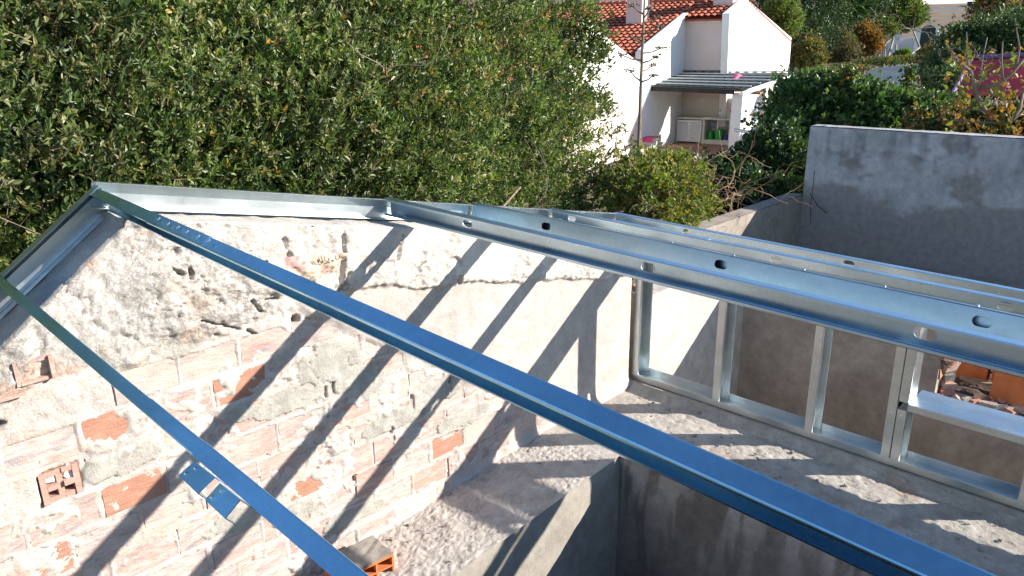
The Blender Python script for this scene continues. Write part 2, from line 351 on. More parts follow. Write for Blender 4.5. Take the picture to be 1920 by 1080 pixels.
def wall_face(xs, nz):
    X = np.repeat(xs[:, None], nz, 1)
    zt = zwall(xs); zb = np.minimum(-2.60, zledge(xs) - .05)
    vv = np.linspace(0, 1, nz)[None, :]
    Z = zb[:, None] + (zt - zb)[:, None] * vv
    x, z = X.ravel(), Z.ravel()
    wx = x + .006 * (fbm(x, z, 30, 3, .5, 41) - .5); wz = z + .006 * (fbm(x, z, 30, 3, .5, 43) - .5)
    fine = fbm(x, z, 60, 4, .6, 1) - .5; mid = fbm(x, z, 14, 5, .55, 2) - .5; big = fbm(x, z, 2.5, 3, .5, 3) - .5
    peb = np.abs(fbm(x, z, 38, 3, .55, 4) - .5)
    # h: how far the mortar stands out from the brick faces (which sit at 0)
    h = .0045 + .012 * mid + .006 * fine                      # smears between and over the bricks
    inb = np.zeros_like(x)
    for (x0, z0, x1, z1, kd, k, j) in bricks:
        d = np.minimum(np.minimum(wx - x0, x1 - wx), np.minimum(wz - z0, z1 - wz))
        inb = np.maximum(inb, sstep(-.004, .009, d))
        if k == 1 and j == -1: core = sstep(0, .006, d)
    h_core = core
    edgejoint = fbm(x, z, 5, 3, .5, 51)
    h = h * (1 - inb) + (-.010 + .016 * mid + .004 * fine + .014 * sstep(.53, .64, fbm(x, z, 7, 5, .62, 61)) + .006 * sstep(.5, .6, fbm(x, z, 22, 4, .6, 62))) * inb
    h = h - (1 - inb) * .009 * sstep(.60, .72, edgejoint)      # some joints raked out
    base = np.array([.52, .465, .42]); cream = np.array([.61, .555, .49]); grey = np.array([.40, .38, .335]); pinkish = np.array([.62, .45, .37])
    col = np.ones((len(x), 3)) * base
    t = sstep(.45, .65, fbm(x, z, 4, 4, .6, 71))[:, None]; col = col * (1 - t) + cream * t
    t = sstep(.55, .68, fbm(x, z, 6, 4, .6, 73))[:, None] * .8; col = col * (1 - t) + pinkish * t
    sm, ro, bd = smooth_mask(x, z), rough_mask(x, z), band_mask(x, z)
    hs = .014 + .005 * big + .0035 * mid + .0012 * fine
    cs = np.array([.50, .445, .40]) * (1 + .22 * big[:, None] + .10 * mid[:, None])
    h = h * (1 - sm) + hs * sm; col = col * (1 - sm[:, None]) + cs * sm[:, None]
    crum = fbm(x, z, 24, 4, .7, 84) - .5; crm = sstep(.40, .62, fbm(x, z, 3, 3, .5, 81))
    hr = .020 + .014 * mid + (.008 + .030 * crm) * crum + .010 * fine + .01 * big
    hr = hr - .013 * (1 - sstep(.003, .010, np.abs(fbm(x, z, 4.3, 4, .55, 85) - .5))) * sstep(.50, .58, fbm(x, z, 3.1, 3, .5, 86)) - .010 * sstep(.66, .72, fbm(x, z, 17, 3, .6, 88))
    cr = np.ones((len(x), 3)) * np.array([.64, .58, .52]); t = sstep(.5, .6, fbm(x, z, 3.5, 4, .6, 83))[:, None]; cr = cr * (1 - t) + np.array([.55, .51, .47]) * t
    t = sstep(.60, .66, fbm(x, z, 4.5, 4, .6, 87))[:, None] * .8; cr = cr * (1 - t) + np.array([.66, .47, .37]) * t
    ro = ro * (1 - sm); rw = ro * sstep(-.02, .10, z - (-1.03 - .9 * np.maximum(0, .60 - x) + .30 * (fbm(x, z, 6, 5, .6, 15) - .5) - .10 * np.exp(-((x - 1.05) / .3) ** 2))); h = h * (1 - ro) + (hr - .016 * (1 - rw)) * ro; col = col * (1 - ro[:, None]) + cr * ro[:, None]
    for gx, gz, rx, rz in GREY:
        d = ((x - gx) / rx) ** 2 + ((z - gz) / rz) ** 2 + 1.1 * (fbm(x, z, 9, 4, .55, int(abs(gx) * 977) % 97) - .5) * 2
        g = sstep(1.12, .92, d) if False else 1 - sstep(.85, 1.05, d)
        g = g * (1 - .7 * bd) * (1 - .65 * ro)
        h = np.maximum(h, g * (.006 + .006 * mid) + (1 - g) * -1); gc = grey * (1 + .5 * mid[:, None]); col = col * (1 - g[:, None]) + gc * g[:, None]
    eb = np.exp(-np.abs(z - (zwall(x) - .28)) / .03)
    hb = .032 + .022 * eb * (fbm(x, z, 32, 4, .7, 194) - .5) * 2 + .008 * mid + (.004 + .022 * sstep(.45, .6, fbm(x, z, 4, 3, .5, 93))) * (fbm(x, z, 26, 4, .7, 94) - .5) + .005 * fine - .016 * (1 - sstep(.003, .009, np.abs(fbm(x, z, 3.3, 4, .5, 95) - .5))) * sstep(.52, .58, fbm(x, z, 4, 3, .5, 96))
    cb = np.array([.62, .56, .50]) * (1 + .12 * mid[:, None])
    h = h * (1 - bd) + hb * bd; col = col * (1 - bd[:, None]) + cb * bd[:, None]
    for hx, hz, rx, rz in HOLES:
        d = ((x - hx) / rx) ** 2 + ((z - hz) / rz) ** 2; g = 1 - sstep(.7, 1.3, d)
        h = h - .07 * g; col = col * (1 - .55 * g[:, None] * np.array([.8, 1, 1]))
    for ax, az, bx, bz, wd in CRACKS:
        L = math.hypot(bx - ax, bz - az); ux, uz = (bx - ax) / L, (bz - az) / L
        s = np.clip((x - ax) * ux + (z - az) * uz, 0, L); d = np.hypot(x - ax - ux * s, z - az - uz * s) + .018 * (fbm(x, z, 22, 3, .5, 99) - .5)
        h = h - .035 * (1 - sstep(wd * .6, wd * 1.8, np.abs(d)))
    ck = (1 - sstep(.0025, .008, np.abs(fbm(x, z, 5.2, 4, .55, 97) - .5))) * sstep(.53, .6, fbm(x, z, 3.4, 3, .5, 98)) * (1 - bd) * (1 - .8 * sm); h = h - .012 * ck
    h = h * (1 - h_core) - .12 * h_core
    # base fillet towards the ledge
    h = h + .03 * np.exp(-np.maximum(0, z - zledge(x)) / .03)
    RG = np.clip(.22 + .1 * (1 - inb) + .78 * ro * (.35 + .65 * crm) + .45 * bd * sstep(.42, .6, fbm(x, z, 4, 3, .5, 93)) - .17 * sm, .05, 1)
    V = np.stack([x, YW - h, z], 1)
    # return the sheet backwards at the top and the right end
    n = len(xs); idx = np.arange(n * nz).reshape(n, nz)
    F = np.stack([idx[:-1, :-1], idx[1:, :-1], idx[1:, 1:], idx[:-1, 1:]], -1).reshape(-1, 4)
    # top surface
    nt_ = 14; ys = np.linspace(0, 1, nt_)
    topv = []; topc = []
    for q in ys[1:]:
        yy = (YW - h.reshape(n, nz)[:, -1]) * (1 - q) + 3.30 * q
        zz = zt + .012 * (fbm(xs * 1.0, yy, 14, 4, .55, 111) - .5) * 2 * min(1, q * 4)
        topv.append(np.stack([xs, yy, zz], 1)); topc.append(np.tile([.58, .53, .47], (n, 1)))
    base_i = len(V); V = np.vstack([V] + topv); col = np.vstack([col] + topc)
    rows = [idx[:, -1]] + [base_i + i * n + np.arange(n) for i in range(nt_ - 1)]
    FT = [np.stack([a[:-1], a[1:], b[1:], b[:-1]], -1) for a, b in zip(rows[:-1], rows[1:])]
    # right end return and back
    e0 = idx[-1, :]; er = len(V); V = np.vstack([V, np.stack([np.full(nz, xs[-1]), np.full(nz, 3.30), Z[-1]], 1)])
    col = np.vstack([col, np.tile([.42, .38, .33], (nz, 1))]); e1 = er + np.arange(nz)
    FR = np.stack([e0[:-1], e1[:-1], e1[1:], e0[1:]], -1)
    return V, np.vstack([F] + FT + [FR]), col, np.concatenate([RG, np.full(len(V) - len(RG), .4)])
xs = np.linspace(-1.4, 4.085, 680)
V, F, C, RGv = wall_face(xs, 300)
npmesh('mortar_render', V, F, M['mortar'], wall, C, smooth=True, rg=RGv)
mb = MB()                                            # wall core behind the face
mb.box((0.0, 2.86, -4.6), (4.16, 3.28, -1.35)); mb.box((-1.4, 2.86, -4.6), (-0.002, 3.28, -2.35)); mb.build('wall_core', M['tan_wall'], wall)
# bricks: one shared mesh per look, slightly irregular
def brick_mesh(seed):
    r = np.random.default_rng(seed); mb = MB(); L, H = .5, .5
    ptsf = [(-L, -H), (-.17, -H), (.2, -H), (L, -H), (L, 0), (L, H), (.15, H), (-.2, H), (-L, H), (-L, .05)]
    f = [(x * (1 + r.normal(0, .010)), z * (1 + r.normal(0, .02))) for x, z in ptsf]
    n = len(f); inner = [(x * .985, z * .97) for x, z in f]
    vs = [(x, -.5, z) for x, z in inner] + [(x, -.44, z) for x, z in f] + [(x, .5, z) for x, z in f]
    fs = [tuple(range(n))] + [(i, n + i, n + (i + 1) % n, (i + 1) % n) for i in range(n)] + [(n + i, 2 * n + i, 2 * n + (i + 1) % n, n + (i + 1) % n) for i in range(n)]
    me = bpy.data.meshes.new('brick'); me.from_pydata(vs, [], fs); me.update(); return me
bm_ = {}
for kd in ('brick_clean', 'brick_wash', 'brick_half'):
    for s in range(3):
        me = brick_mesh(s * 7 + len(kd)); me.materials.append(M[kd]); bm_[kd, s] = me
wl = wloc(wall)
def put_brick(x0, z0, x1, z1, kd, s, yf=0.0, rot=0.0):
    o = bpy.data.objects.new('brick', bm_[kd, s]); COL.objects.link(o); o.parent = wall
    o.location = ((x0 + x1) / 2 - wl.x, YW + .05 + yf - wl.y, (z0 + z1) / 2 + CZ - wl.z)
    o.scale = (x1 - x0, .10, z1 - z0); o.rotation_euler = (rng.normal(0, .006), rot + rng.normal(0, .004), rng.normal(0, .006)); return o
# hollow bricks that show their open ends
def hollow_brick_mb(o, a, b, c, na, nb, wt, broken=0):
    """open-ended hollow block: o corner, a and b span the end, c is the length; cells na x nb"""
    mb = MB(); o, a, b, c = map(lambda q: np.array(q, float), (o, a, b, c)); la, lb = np.linalg.norm(a), np.linalg.norm(b); ua, ub = a / la, b / lb
    for i in range(na + 1):
        s = (la - wt) * i / na; cut = 1 - (rng.random() * broken)
        mb.obox(o + ua * s + c * (1 - cut), ua * wt, b, c * cut)
    for j in range(nb + 1):
        s = (lb - wt) * j / nb; cut = 1 - (rng.random() * broken)
        for i in range(na):
            s0 = (la - wt) * i / na + wt; s1 = (la - wt) * (i + 1) / na
            mb.obox(o + ub * s + ua * s0 + c * (1 - cut), ua * (s1 - s0), ub * wt, c * cut)
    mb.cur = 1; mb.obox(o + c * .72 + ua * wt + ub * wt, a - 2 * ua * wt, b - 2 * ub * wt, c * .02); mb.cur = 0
    return mb
for (x0, z0, x1, z1, kd, k, j) in bricks:
    if k == 1 and j == -1:
        mb = hollow_brick_mb((x0, YW - .012, z0), (x1 - x0, 0, 0), (0, 0, z1 - z0), (0, .14, 0), 2, 2, .020, .1)
        o = mb.build('brick', [M['brick_half'], M['clay_dark']], wall)
        mb = MB(); w_ = (x1 - x0)
        for fx in (.27, .73): chunk(mb, (x0 + w_ * fx, YW + .03, z0 + (z1 - z0) * .74), (w_ * .40, .05, .05))
        mb.build('mortar_plug', M['white_wall'], wall); o['label'] = 'hollow brick with its four open cells showing'; continue
    if (k == -1 and j == -2) : continue
    put_brick(x0, z0, x1, z1, kd, abs(hash((k, j))) % 3, {0: 0, 1: .002, 2: -.003}[abs(k * 3 + j) % 3])
# the broken hollow brick under the left track
for (ox, oz, w_, h_, br) in ((.505, -1.055, .115, .085, .15), (.435, -1.150, .10, .075, .5)):
    mb = hollow_brick_mb((ox, YW - .035, oz), (w_, 0, 0), (0, 0, h_), (0, .15, 0), 1, 1, .013, br)
    mb.build('brick', [M['brick_half'], M['clay_dark']], wall)['label'] = 'broken brick stub with an open cell'
# kraft cement bag stuffed below the concrete band
bag = thing('cement_bag', 'crumpled kraft cement bag with pink print wedged under the concrete band of the gable', 'paper bag', (1.62, 2.74, -.93))
xs_, zs_ = np.meshgrid(np.linspace(1.43, 1.815, 60), np.linspace(0, 1, 26), indexing='ij')
lo = -.845 - .10 * np.sin(np.clip((xs_ - 1.43) / .385, 0, 1) * math.pi) ** .7 - .03 * (xs_ - 1.43); hi = -.803 - .14 * (xs_ - 1.45)
zz = lo + (hi - lo) * zs_
cr = fbm(xs_ + .5 * zz, zz * 1.5 - xs_, 22, 4, .5, 201)
yy = YW - .030 - .012 * np.abs(cr - .5) * 4 - .016 * np.sin(zs_ * math.pi) - .006 * np.sin((xs_ * 1.4 + zz) * 38)
idx = np.arange(60 * 26).reshape(60, 26)
Fb = np.stack([idx[:-1, :-1], idx[1:, :-1], idx[1:, 1:], idx[:-1, 1:]], -1).reshape(-1, 4)
cx_ = (xs_ > 1.505) & (xs_ < 1.60) & (zs_ > .55) & (fbm(xs_, zz, 30, 3, .5, 203) > .38) | ((np.abs(xs_ - 1.685 - (zs_ - .3) * .05) < .016 * (zs_ + .2)) & (zs_ < .5))
colb = np.where(cx_.ravel()[:, None], np.array([.56, .29, .26]), np.array([.58, .45, .34]))
mbag = attrmat('kraft_bag_paper', .85, ((60, .002),), .15)
npmesh('paper', np.stack([xs_.ravel(), yy.ravel(), zz.ravel()], 1), Fb, mbag, bag, colb, smooth=True)
mb = MB()                                            # the upside-down dark letters, cut by the band above
def stroke(mb, pts, wd):
    for (a, b) in zip(pts[:-1], pts[1:]):
        a = np.array([a[0], 0, a[1]]); b = np.array([b[0], 0, b[1]]); d = b - a; n_ = np.cross(d, (0, 1, 0)); n_ = n_ / np.linalg.norm(n_) * wd
        yq = lambda p: (0, YW - .070, 0)
        mb.obox(a - n_ / 2 + yq(a), d, n_, (0, .002, 0))
for pts in ([(1.652, -.836), (1.662, -.862)], [(1.664, -.836), (1.673, -.862)], [(1.684, -.838), (1.682, -.855), (1.690, -.864), (1.700, -.862), (1.703, -.850)],
            [(1.713, -.864), (1.728, -.866)], [(1.738, -.846), (1.737, -.862), (1.748, -.866), (1.755, -.860), (1.756, -.850)], [(1.768, -.862), (1.772, -.863)]):
    stroke(mb, pts, .0038)
mb.build('lettering', M['ink'], bag)

# ================================================================== CONCRETE LEDGES AND THE PIT
def height_slab(name, P00, P10, P11, P01, nu, nv, amp, mat, parent, colf, seed, sharp=0.6):
    """rough top sheet over a quad (corners in order), z displaced"""
    u, v = np.meshgrid(np.linspace(0, 1, nu), np.linspace(0, 1, nv), indexing='ij')
    P00, P10, P11, P01 = [np.array(p, float) for p in (P00, P10, P11, P01)]
    P = (P00 * ((1 - u) * (1 - v))[..., None] + P10 * (u * (1 - v))[..., None] + P11 * (u * v)[..., None] + P01 * ((1 - u) * v)[..., None])
    x, y = P[..., 0].ravel(), P[..., 1].ravel(); z = P[..., 2].ravel()
    fine = fbm(x, y, 45, 4, .65, seed) - .5; mid = fbm(x, y, 9, 4, .55, seed + 9) - .5
    pit = fbm(x, y, 28, 3, .6, seed + 21)
    e = np.minimum(np.minimum(u, 1 - u), np.minimum(v, 1 - v)).ravel(); k = np.clip(e * 30, .25, 1)
    dz = amp * (1.2 * mid + sharp * fine - .5 * sstep(.55, .7, pit)) * k
    V = np.stack([x, y, z + dz], 1); idx = np.arange(nu * nv).reshape(nu, nv)
    F = np.stack([idx[:-1, :-1], idx[1:, :-1], idx[1:, 1:], idx[:-1, 1:]], -1).reshape(-1, 4)
    return npmesh(name, V, F, mat, parent, colf(x, y, fine, mid), smooth=True)
led = thing('stone_ledge', 'rough mortar topped concrete ledge projecting along the foot of the brick gable wall', 'ledge', (2.0, 2.5, -2.5))
def lcol(x, y, fine, mid):
    c = np.ones((len(x), 3)) * np.array([.50, .455, .405]) * (1 + .4 * mid[:, None] + .3 * fine[:, None])
    t = sstep(.62, .7, fbm(x, y, 8, 3, .5, 301))[:, None] * .5; return c * (1 - .3 * t) + np.array([.42, .30, .24]) * t * .3
height_slab('ledge_top', (-1.4, 2.235, -2.52), (3.262, 2.235, -2.30), (3.262, 2.80, -2.30), (-1.4, 2.80, -2.57), 640, 120, .0065, M['ledge'], led, lcol, 310, 2.2)
# smooth cement face of the ledge
u, v = np.meshgrid(np.linspace(-1.4, 3.262, 300), np.linspace(0, 1, 70), indexing='ij')
zt_ = -2.52 + (u + 1.4) / 4.66 * .22 + .010 * (fbm(u, v, 12, 4, .6, 320) - .5); zz = zt_ * (1 - v) + -4.6 * v
yy = 2.235 - .02 * (fbm(u, zz, 3, 4, .5, 321) - .5) - .004 * (fbm(u, zz, 30, 3, .5, 322)) + .012 * np.exp(-v * 60)
idx = np.arange(300 * 70).reshape(300, 70); F = np.stack([idx[:-1, :-1], idx[:-1, 1:], idx[1:, 1:], idx[1:, :-1]], -1).reshape(-1, 4)
npmesh('ledge_face', np.stack([u.ravel(), yy.ravel(), zz.ravel()], 1), F, M['ledge_face'], led, smooth=True)
led2 = thing('sill_wall', 'broad rough mortar wall top carrying the steel stud frame above the dark pit', 'wall', (3.7, 0.5, -4.6))
def lcol2(x, y, fine, mid):
    c = np.ones((len(x), 3)) * np.array([.44, .40, .35]) * (1 + .5 * mid[:, None] + .3 * fine[:, None])
    st = sstep(.56, .66, fbm(x * 2.2, y * .5, 9, 4, .55, 331)) * (1 - sstep(3.55, 3.85, x)) + .8 * sstep(.66, .72, fbm(x, y, 6, 3, .5, 333)) * (y < 1.2)
    t = np.clip(st, 0, 1)[:, None] * .45; return c * (1 - t) + np.array([.46, .235, .16]) * t
height_slab('ledge_top', (3.250, -3.0, -2.325), (4.04, -3.0, -2.322), (4.04, 2.80, -2.312), (3.250, 2.80, -2.300), 110, 560, .009, M['ledge'], led2, lcol2, 340, .9)
height_slab('mortar_bed', (4.03, -3.0, -2.324), (4.125, -3.0, -2.274), (4.125, 2.80, -2.276), (4.03, 2.80, -2.316), 16, 500, .010, M['ledge'], led2, lcol2, 345, 1.2)
height_slab('mortar_bed', (4.125, -3.0, -2.272), (4.335, -3.0, -2.272), (4.335, 2.80, -2.272), (4.125, 2.80, -2.274), 10, 400, .004, M['ledge'], led2, lcol2, 347, 1.2)
u, v = np.meshgrid(np.linspace(-3.0, 2.24, 300), np.linspace(0, 1, 80), indexing='ij')
zt_ = -2.322 + .02 * (u + 3) / 5.2 + .012 * (fbm(u, v, 12, 4, .6, 350) - .5); zz = zt_ * (1 - v) - 4.6 * v
xx = 3.253 + .03 * (fbm(u, zz, 2.5, 4, .55, 351) - .5) - .008 * fbm(u, zz, 25, 3, .5, 352) + .012 * np.exp(-v * 60)
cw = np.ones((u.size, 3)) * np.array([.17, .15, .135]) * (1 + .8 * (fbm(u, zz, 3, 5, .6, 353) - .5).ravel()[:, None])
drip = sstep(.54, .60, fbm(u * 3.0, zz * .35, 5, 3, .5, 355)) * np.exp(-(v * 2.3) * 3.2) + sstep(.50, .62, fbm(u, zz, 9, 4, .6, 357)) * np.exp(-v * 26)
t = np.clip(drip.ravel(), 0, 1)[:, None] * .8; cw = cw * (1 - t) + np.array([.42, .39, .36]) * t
idx = np.arange(300 * 80).reshape(300, 80); F = np.stack([idx[:-1, :-1], idx[1:, :-1], idx[1:, 1:], idx[:-1, 1:]], -1).reshape(-1, 4)
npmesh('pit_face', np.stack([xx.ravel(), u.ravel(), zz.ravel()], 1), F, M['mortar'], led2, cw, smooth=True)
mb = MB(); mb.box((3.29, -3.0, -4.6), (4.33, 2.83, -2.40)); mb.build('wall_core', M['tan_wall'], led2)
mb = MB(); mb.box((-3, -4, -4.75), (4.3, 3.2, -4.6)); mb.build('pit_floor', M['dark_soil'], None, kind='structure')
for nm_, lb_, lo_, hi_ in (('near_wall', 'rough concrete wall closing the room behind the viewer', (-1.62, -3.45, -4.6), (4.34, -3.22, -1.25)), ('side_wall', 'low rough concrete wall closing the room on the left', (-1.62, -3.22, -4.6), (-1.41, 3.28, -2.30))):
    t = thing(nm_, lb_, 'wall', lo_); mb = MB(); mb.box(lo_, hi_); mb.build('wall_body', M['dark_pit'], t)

# bricks resting on the ledge at the lower left
def loose_brick(name, label, o, a, b, c, na, nb, mats, mortar_top=False, group=None, wt=.009):
    t = thing(name, label, 'brick', o, group)
    hollow_brick_mb(o, a, b, c, na, nb, wt, .0).build('clay_body', mats, t)
    if mortar_top:
        mb = MB(); o, a, b, c = map(lambda q: np.array(q, float), (o, a, b, c)); n_ = 7
        for i in range(n_):
            for j in range(n_):
                pass
        ub = b / np.linalg.norm(b)
        g = [[o + b + a * (i / 6 * .97 + .015) + c * (j / 6 * .94 + .03) + ub * (.004 + .006 * rng.random()) for j in range(7)] for i in range(7)]
        mb.add([p for r in g for p in r], [(i * 7 + j, (i + 1) * 7 + j, (i + 1) * 7 + j + 1, i * 7 + j + 1) for i in range(6) for j in range(6)])
        mb.prism([o + b + a * .015 + c * .03, o + b + a * .985 + c * .03, o + b + a * .985 + c * .97, o + b + a * .015 + c * .97], ub * .004)
        mb.build('mortar_cap', M['ledge_face'], t)
    return t
ca, sa = math.cos(.12), math.sin(.12)
loose_brick('hollow_brick', 'hollow brick with a mortar crusted top standing on the ledge beside the leftmost purlin', (1.50, 2.52, -2.40), (.27 * ca, .27 * sa * -1, 0), (0, 0, .115), (.19 * sa, .19 * ca, 0), 3, 2, [M['clay_new'], M['clay_dark']], True)
loose_brick('hollow_brick', 'broken hollow brick lying on the ledge at the bottom edge, half hidden by the purlin', (1.18, 2.45, -2.43), (.26, -.03, .01), (0, 0, .11), (.02, .18, 0), 2, 2, [M['brick_half'], M['clay_dark']])

mb = MB()
for k in range(420):
    s_ = .004 + .012 * rng.random() ** 3
    if k % 2: x = .6 + 2.6 * rng.random(); y = 2.26 + .5 * rng.random(); z = -2.30 - .22 * (3.262 - x) / 4.66 - .01
    else: x = 3.28 + .78 * rng.random(); y = -.8 + 3.5 * rng.random(); z = -2.316 + .004 * y
    chunk(mb, (x, y, z + s_ * .3), (s_ * 1.5, s_, s_ * .8))
tag(mb.build('mortar_crumbs', M['ledge_face'], None, kind='stuff'), 'small crumbs of mortar scattered over both rough ledges', 'rubble')
# ================================================================== COLD-FORMED STEEL
def sheet(mb, O, S, A, Bv, s0, s1, a0, a1, b, t, slots=()):
    """flat strip in the (S, A) plane at offset b along Bv, thickness t; slots = centres (s, a) with half length and half height"""
    O, S, A, Bv = map(np.array, (O, S, A, Bv))
    P = lambda s, a, q: O + S * s + A * a + Bv * (b + q)
    cuts = [s0]; sl = []
    for (c, am, hl, hh) in sorted(slots):
        if c - hl - .02 > s0 and c + hl + .02 < s1: cuts += [c - hl - .012, c + hl + .012]; sl.append((c, am, hl, hh))
    cuts.append(s1)
    for i in range(0, len(cuts), 2):
        u0, u1 = cuts[i], cuts[i + 1]
        mb.add([P(u0, a0, 0), P(u1, a0, 0), P(u1, a1, 0), P(u0, a1, 0), P(u0, a0, t), P(u1, a0, t), P(u1, a1, t), P(u0, a1, t)],
               [(0, 1, 2, 3), (4, 7, 6, 5), (0, 4, 5, 1), (2, 6, 7, 3), (0, 3, 7, 4), (1, 5, 6, 2)])
    for (c, am, hl, hh) in sl:
        n = 24; inn = []; out = []
        for k in range(n):
            th = 2 * math.pi * k / n; cs, sn = math.cos(th), math.sin(th)
            cxx = (hl - hh) * (1 if cs > 1e-6 else (-1 if cs < -1e-6 else 0))
            inn.append((c + cxx + hh * cs, am + hh * sn))
            L0, L1 = hl + .012, (a1 - a0) / 2; mid = (a0 + a1) / 2
            q = max(abs(cs) / L0, abs(sn) / L1); out.append((c + cs / q, mid + sn / q))
        # make sure the outer ring holds the rectangle corners
        for k in (3, 9, 15, 21):
            cs, sn = math.cos(2 * math.pi * k / n), math.sin(2 * math.pi * k / n)
            out[k] = (c + math.copysign(hl + .012, cs), (a0 + a1) / 2 + math.copysign((a1 - a0) / 2, sn))
        vs = [P(*p, 0) for p in inn] + [P(*p, 0) for p in out] + [P(*p, t) for p in inn] + [P(*p, t) for p in out]
        fs = []
        for k in range(n):
            j = (k + 1) % n
            fs += [(k, j, n + j, n + k), (2 * n + k, 3 * n + k, 3 * n + j, 2 * n + j), (k, 2 * n + k, 2 * n + j, j)]
        mb.add(vs, fs)
def channel(mb, O, S, A, Bv, L, H, Fl, lip, t=.0016, r=.0035, slots=(), s0=0.0):
    """C channel: O outer corner of top flange and web, S length, A from top to bottom of the web, Bv from the web to the open side"""
    O, S, A, Bv = [np.array(q, float) for q in (O, S, A, Bv)]
    def prof(sign):
        pts = []
        if lip: pts += [(lip, Fl), ]
        if lip:
            for k in range(3): th = math.pi / 2 * k / 2; pts.append((r - r * math.sin(th), Fl - r + r * math.cos(th)))
        else: pts.append((0, Fl))
        for k in range(3): th = math.pi / 2 * k / 2; pts.append((r - r * math.cos(th), r - r * math.sin(th)))
        return pts if sign > 0 else [(H - a, b) for a, b in pts]
    for sg in (1, -1):
        p = prof(sg); q = []
        for i in range(len(p)):
            a = np.array(p[max(i - 1, 0)]); b = np.array(p[min(i + 1, len(p) - 1)]); d = b - a; d /= np.linalg.norm(d)
            nn = np.array([-d[1], d[0]]); ctr = np.array([H / 2, Fl / 2])
            if nn @ (ctr - np.array(p[i])) < 0: nn = -nn
            q.append(tuple(np.array(p[i]) + nn * t))
        n = len(p); vs = []
        for s_ in (s0, s0 + L):
            for a, b in p + q: vs.append(O + S * s_ + A * a + Bv * b)
        fs = []
        for i in range(n - 1):
            fs += [(i, i + 1, 2 * n + i + 1, 2 * n + i), (n + i, 3 * n + i, 3 * n + i + 1, n + i + 1), (i, n + i, n + i + 1, i + 1), (2 * n + i, 2 * n + i + 1, 3 * n + i + 1, 3 * n + i)]
        fs += [(0, 2 * n, 3 * n, n)]; mb.add(vs, fs)
    sheet(mb, O, S, A, Bv, s0, s0 + L, r, H - r, 0, t, slots)
DB = np.array([0.01748811, 0.99961812, 0.02139595])           # direction the purlins run (towards the wall)
def screw(mb, p, n_, r=.0045, h=.003):
    p = np.array(p, float); n_ = np.array(n_, float); n_ /= np.linalg.norm(n_)
    mb.tube([p - n_ * .002, p + n_ * h * .5, p + n_ * h], [r * 1.35, r * 1.35, r * .7], 8)
def proj_on(px, py, n_, c): q = ray(px, py); return q * (c / (n_ @ q))
GB = 'galvanised purlins spanning from the gable wall'
def perp(e1, e2):
    E1 = np.array([1, 0, 0.]) - DB[0] * DB; E1 /= np.linalg.norm(E1); E2 = np.cross(E1, DB)
    if E2[2] < 0: E2 = -E2
    return E1 * e1 + E2 * e2
YEND = 2.985; YST = -3.2
def s_at(P, y): return (y - P[1]) / DB[1]
TILT_A, TILT_B = np.array([.6, 0, -.8]), np.array([-.8, 0, -.6])
# purlin on the steep left slope
TILT_A, TILT_B = np.array([.54, 0, -.8417]), np.array([-.8417, 0, -.54])
P = perp(.514, -.777); S0 = s_at(P, YST); S1 = s_at(P, YEND)
t0 = thing('steel_purlin', 'leftmost purlin on the steep slope, a plain blue grey strip beside the two cleats', 'purlin', P + DB * S1, GB)
mb = MB(); ssp = s_at(P, 1.645); channel(mb, P, DB, TILT_A, TILT_B, S1 - ssp, .088, .032, .012, s0=ssp); mb.build('channel', M['sky_tint_galv'], t0)
mb = MB(); P2 = P + TILT_B * -.0018 + TILT_A * -.0018; channel(mb, P2, DB, TILT_A, TILT_B, ssp - S0 + .0, .0915, .0335, .012, s0=S0 - 0); mb.build('channel', M['sky_tint_galv'], t0)
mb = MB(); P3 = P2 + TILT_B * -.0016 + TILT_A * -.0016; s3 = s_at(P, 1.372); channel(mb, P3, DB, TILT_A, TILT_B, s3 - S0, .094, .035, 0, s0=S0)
mb.build('overlapping_sleeve', M['sky_tint_galv'], t0)
nT = np.array([-.6, 0, .8])
for px, py in ((548, 975), (662, 1075), (676, 1080)): mb = MB(); screw(mb, proj_on(px, py, nT, nT @ P3 + .0002), nT); mb.build('screw', M['screw'], t0)
# ridge purlin
TILT_A, TILT_B = np.array([.6, 0, -.8]), np.array([-.8, 0, -.6])
PF = perp(.869, -.528); PF = PF + DB * s_at(PF, YEND); PN = perp(.8565, -.5485); PN = PN + DB * s_at(PN, .6); DS = DB; DB = (PF - PN) / np.linalg.norm(PF - PN)
P = PF; S0 = s_at(P, YST); S1 = 0.0
t1 = thing('steel_purlin', 'broad blue ridge purlin running from the wall peak to the lower right corner', 'purlin', P + DB * S1, GB)
s2 = s_at(P, 2.03); mb = MB(); channel(mb, P, DB, TILT_A, TILT_B, S1 - s2, .086, .038, .012, s0=s2); mb.build('channel', M['sky_tint_galv'], t1)
mb = MB(); P2 = P + TILT_B * .0018 + TILT_A * .0018; channel(mb, P2, DB, TILT_A, TILT_B, s_at(P, 2.44) - S0, .0825, .038, .012, s0=S0); mb.build('channel', M['sky_tint_galv'], t1)
for px, py in ((297, 410), (315, 419), (333, 426), (350, 434), (371, 443), (390, 451)):
    mb = MB(); screw(mb, proj_on(px, py, nT, nT @ P + .0002) , nT, .0042); mb.build('screw', M['screw'], t1)
DB = DS
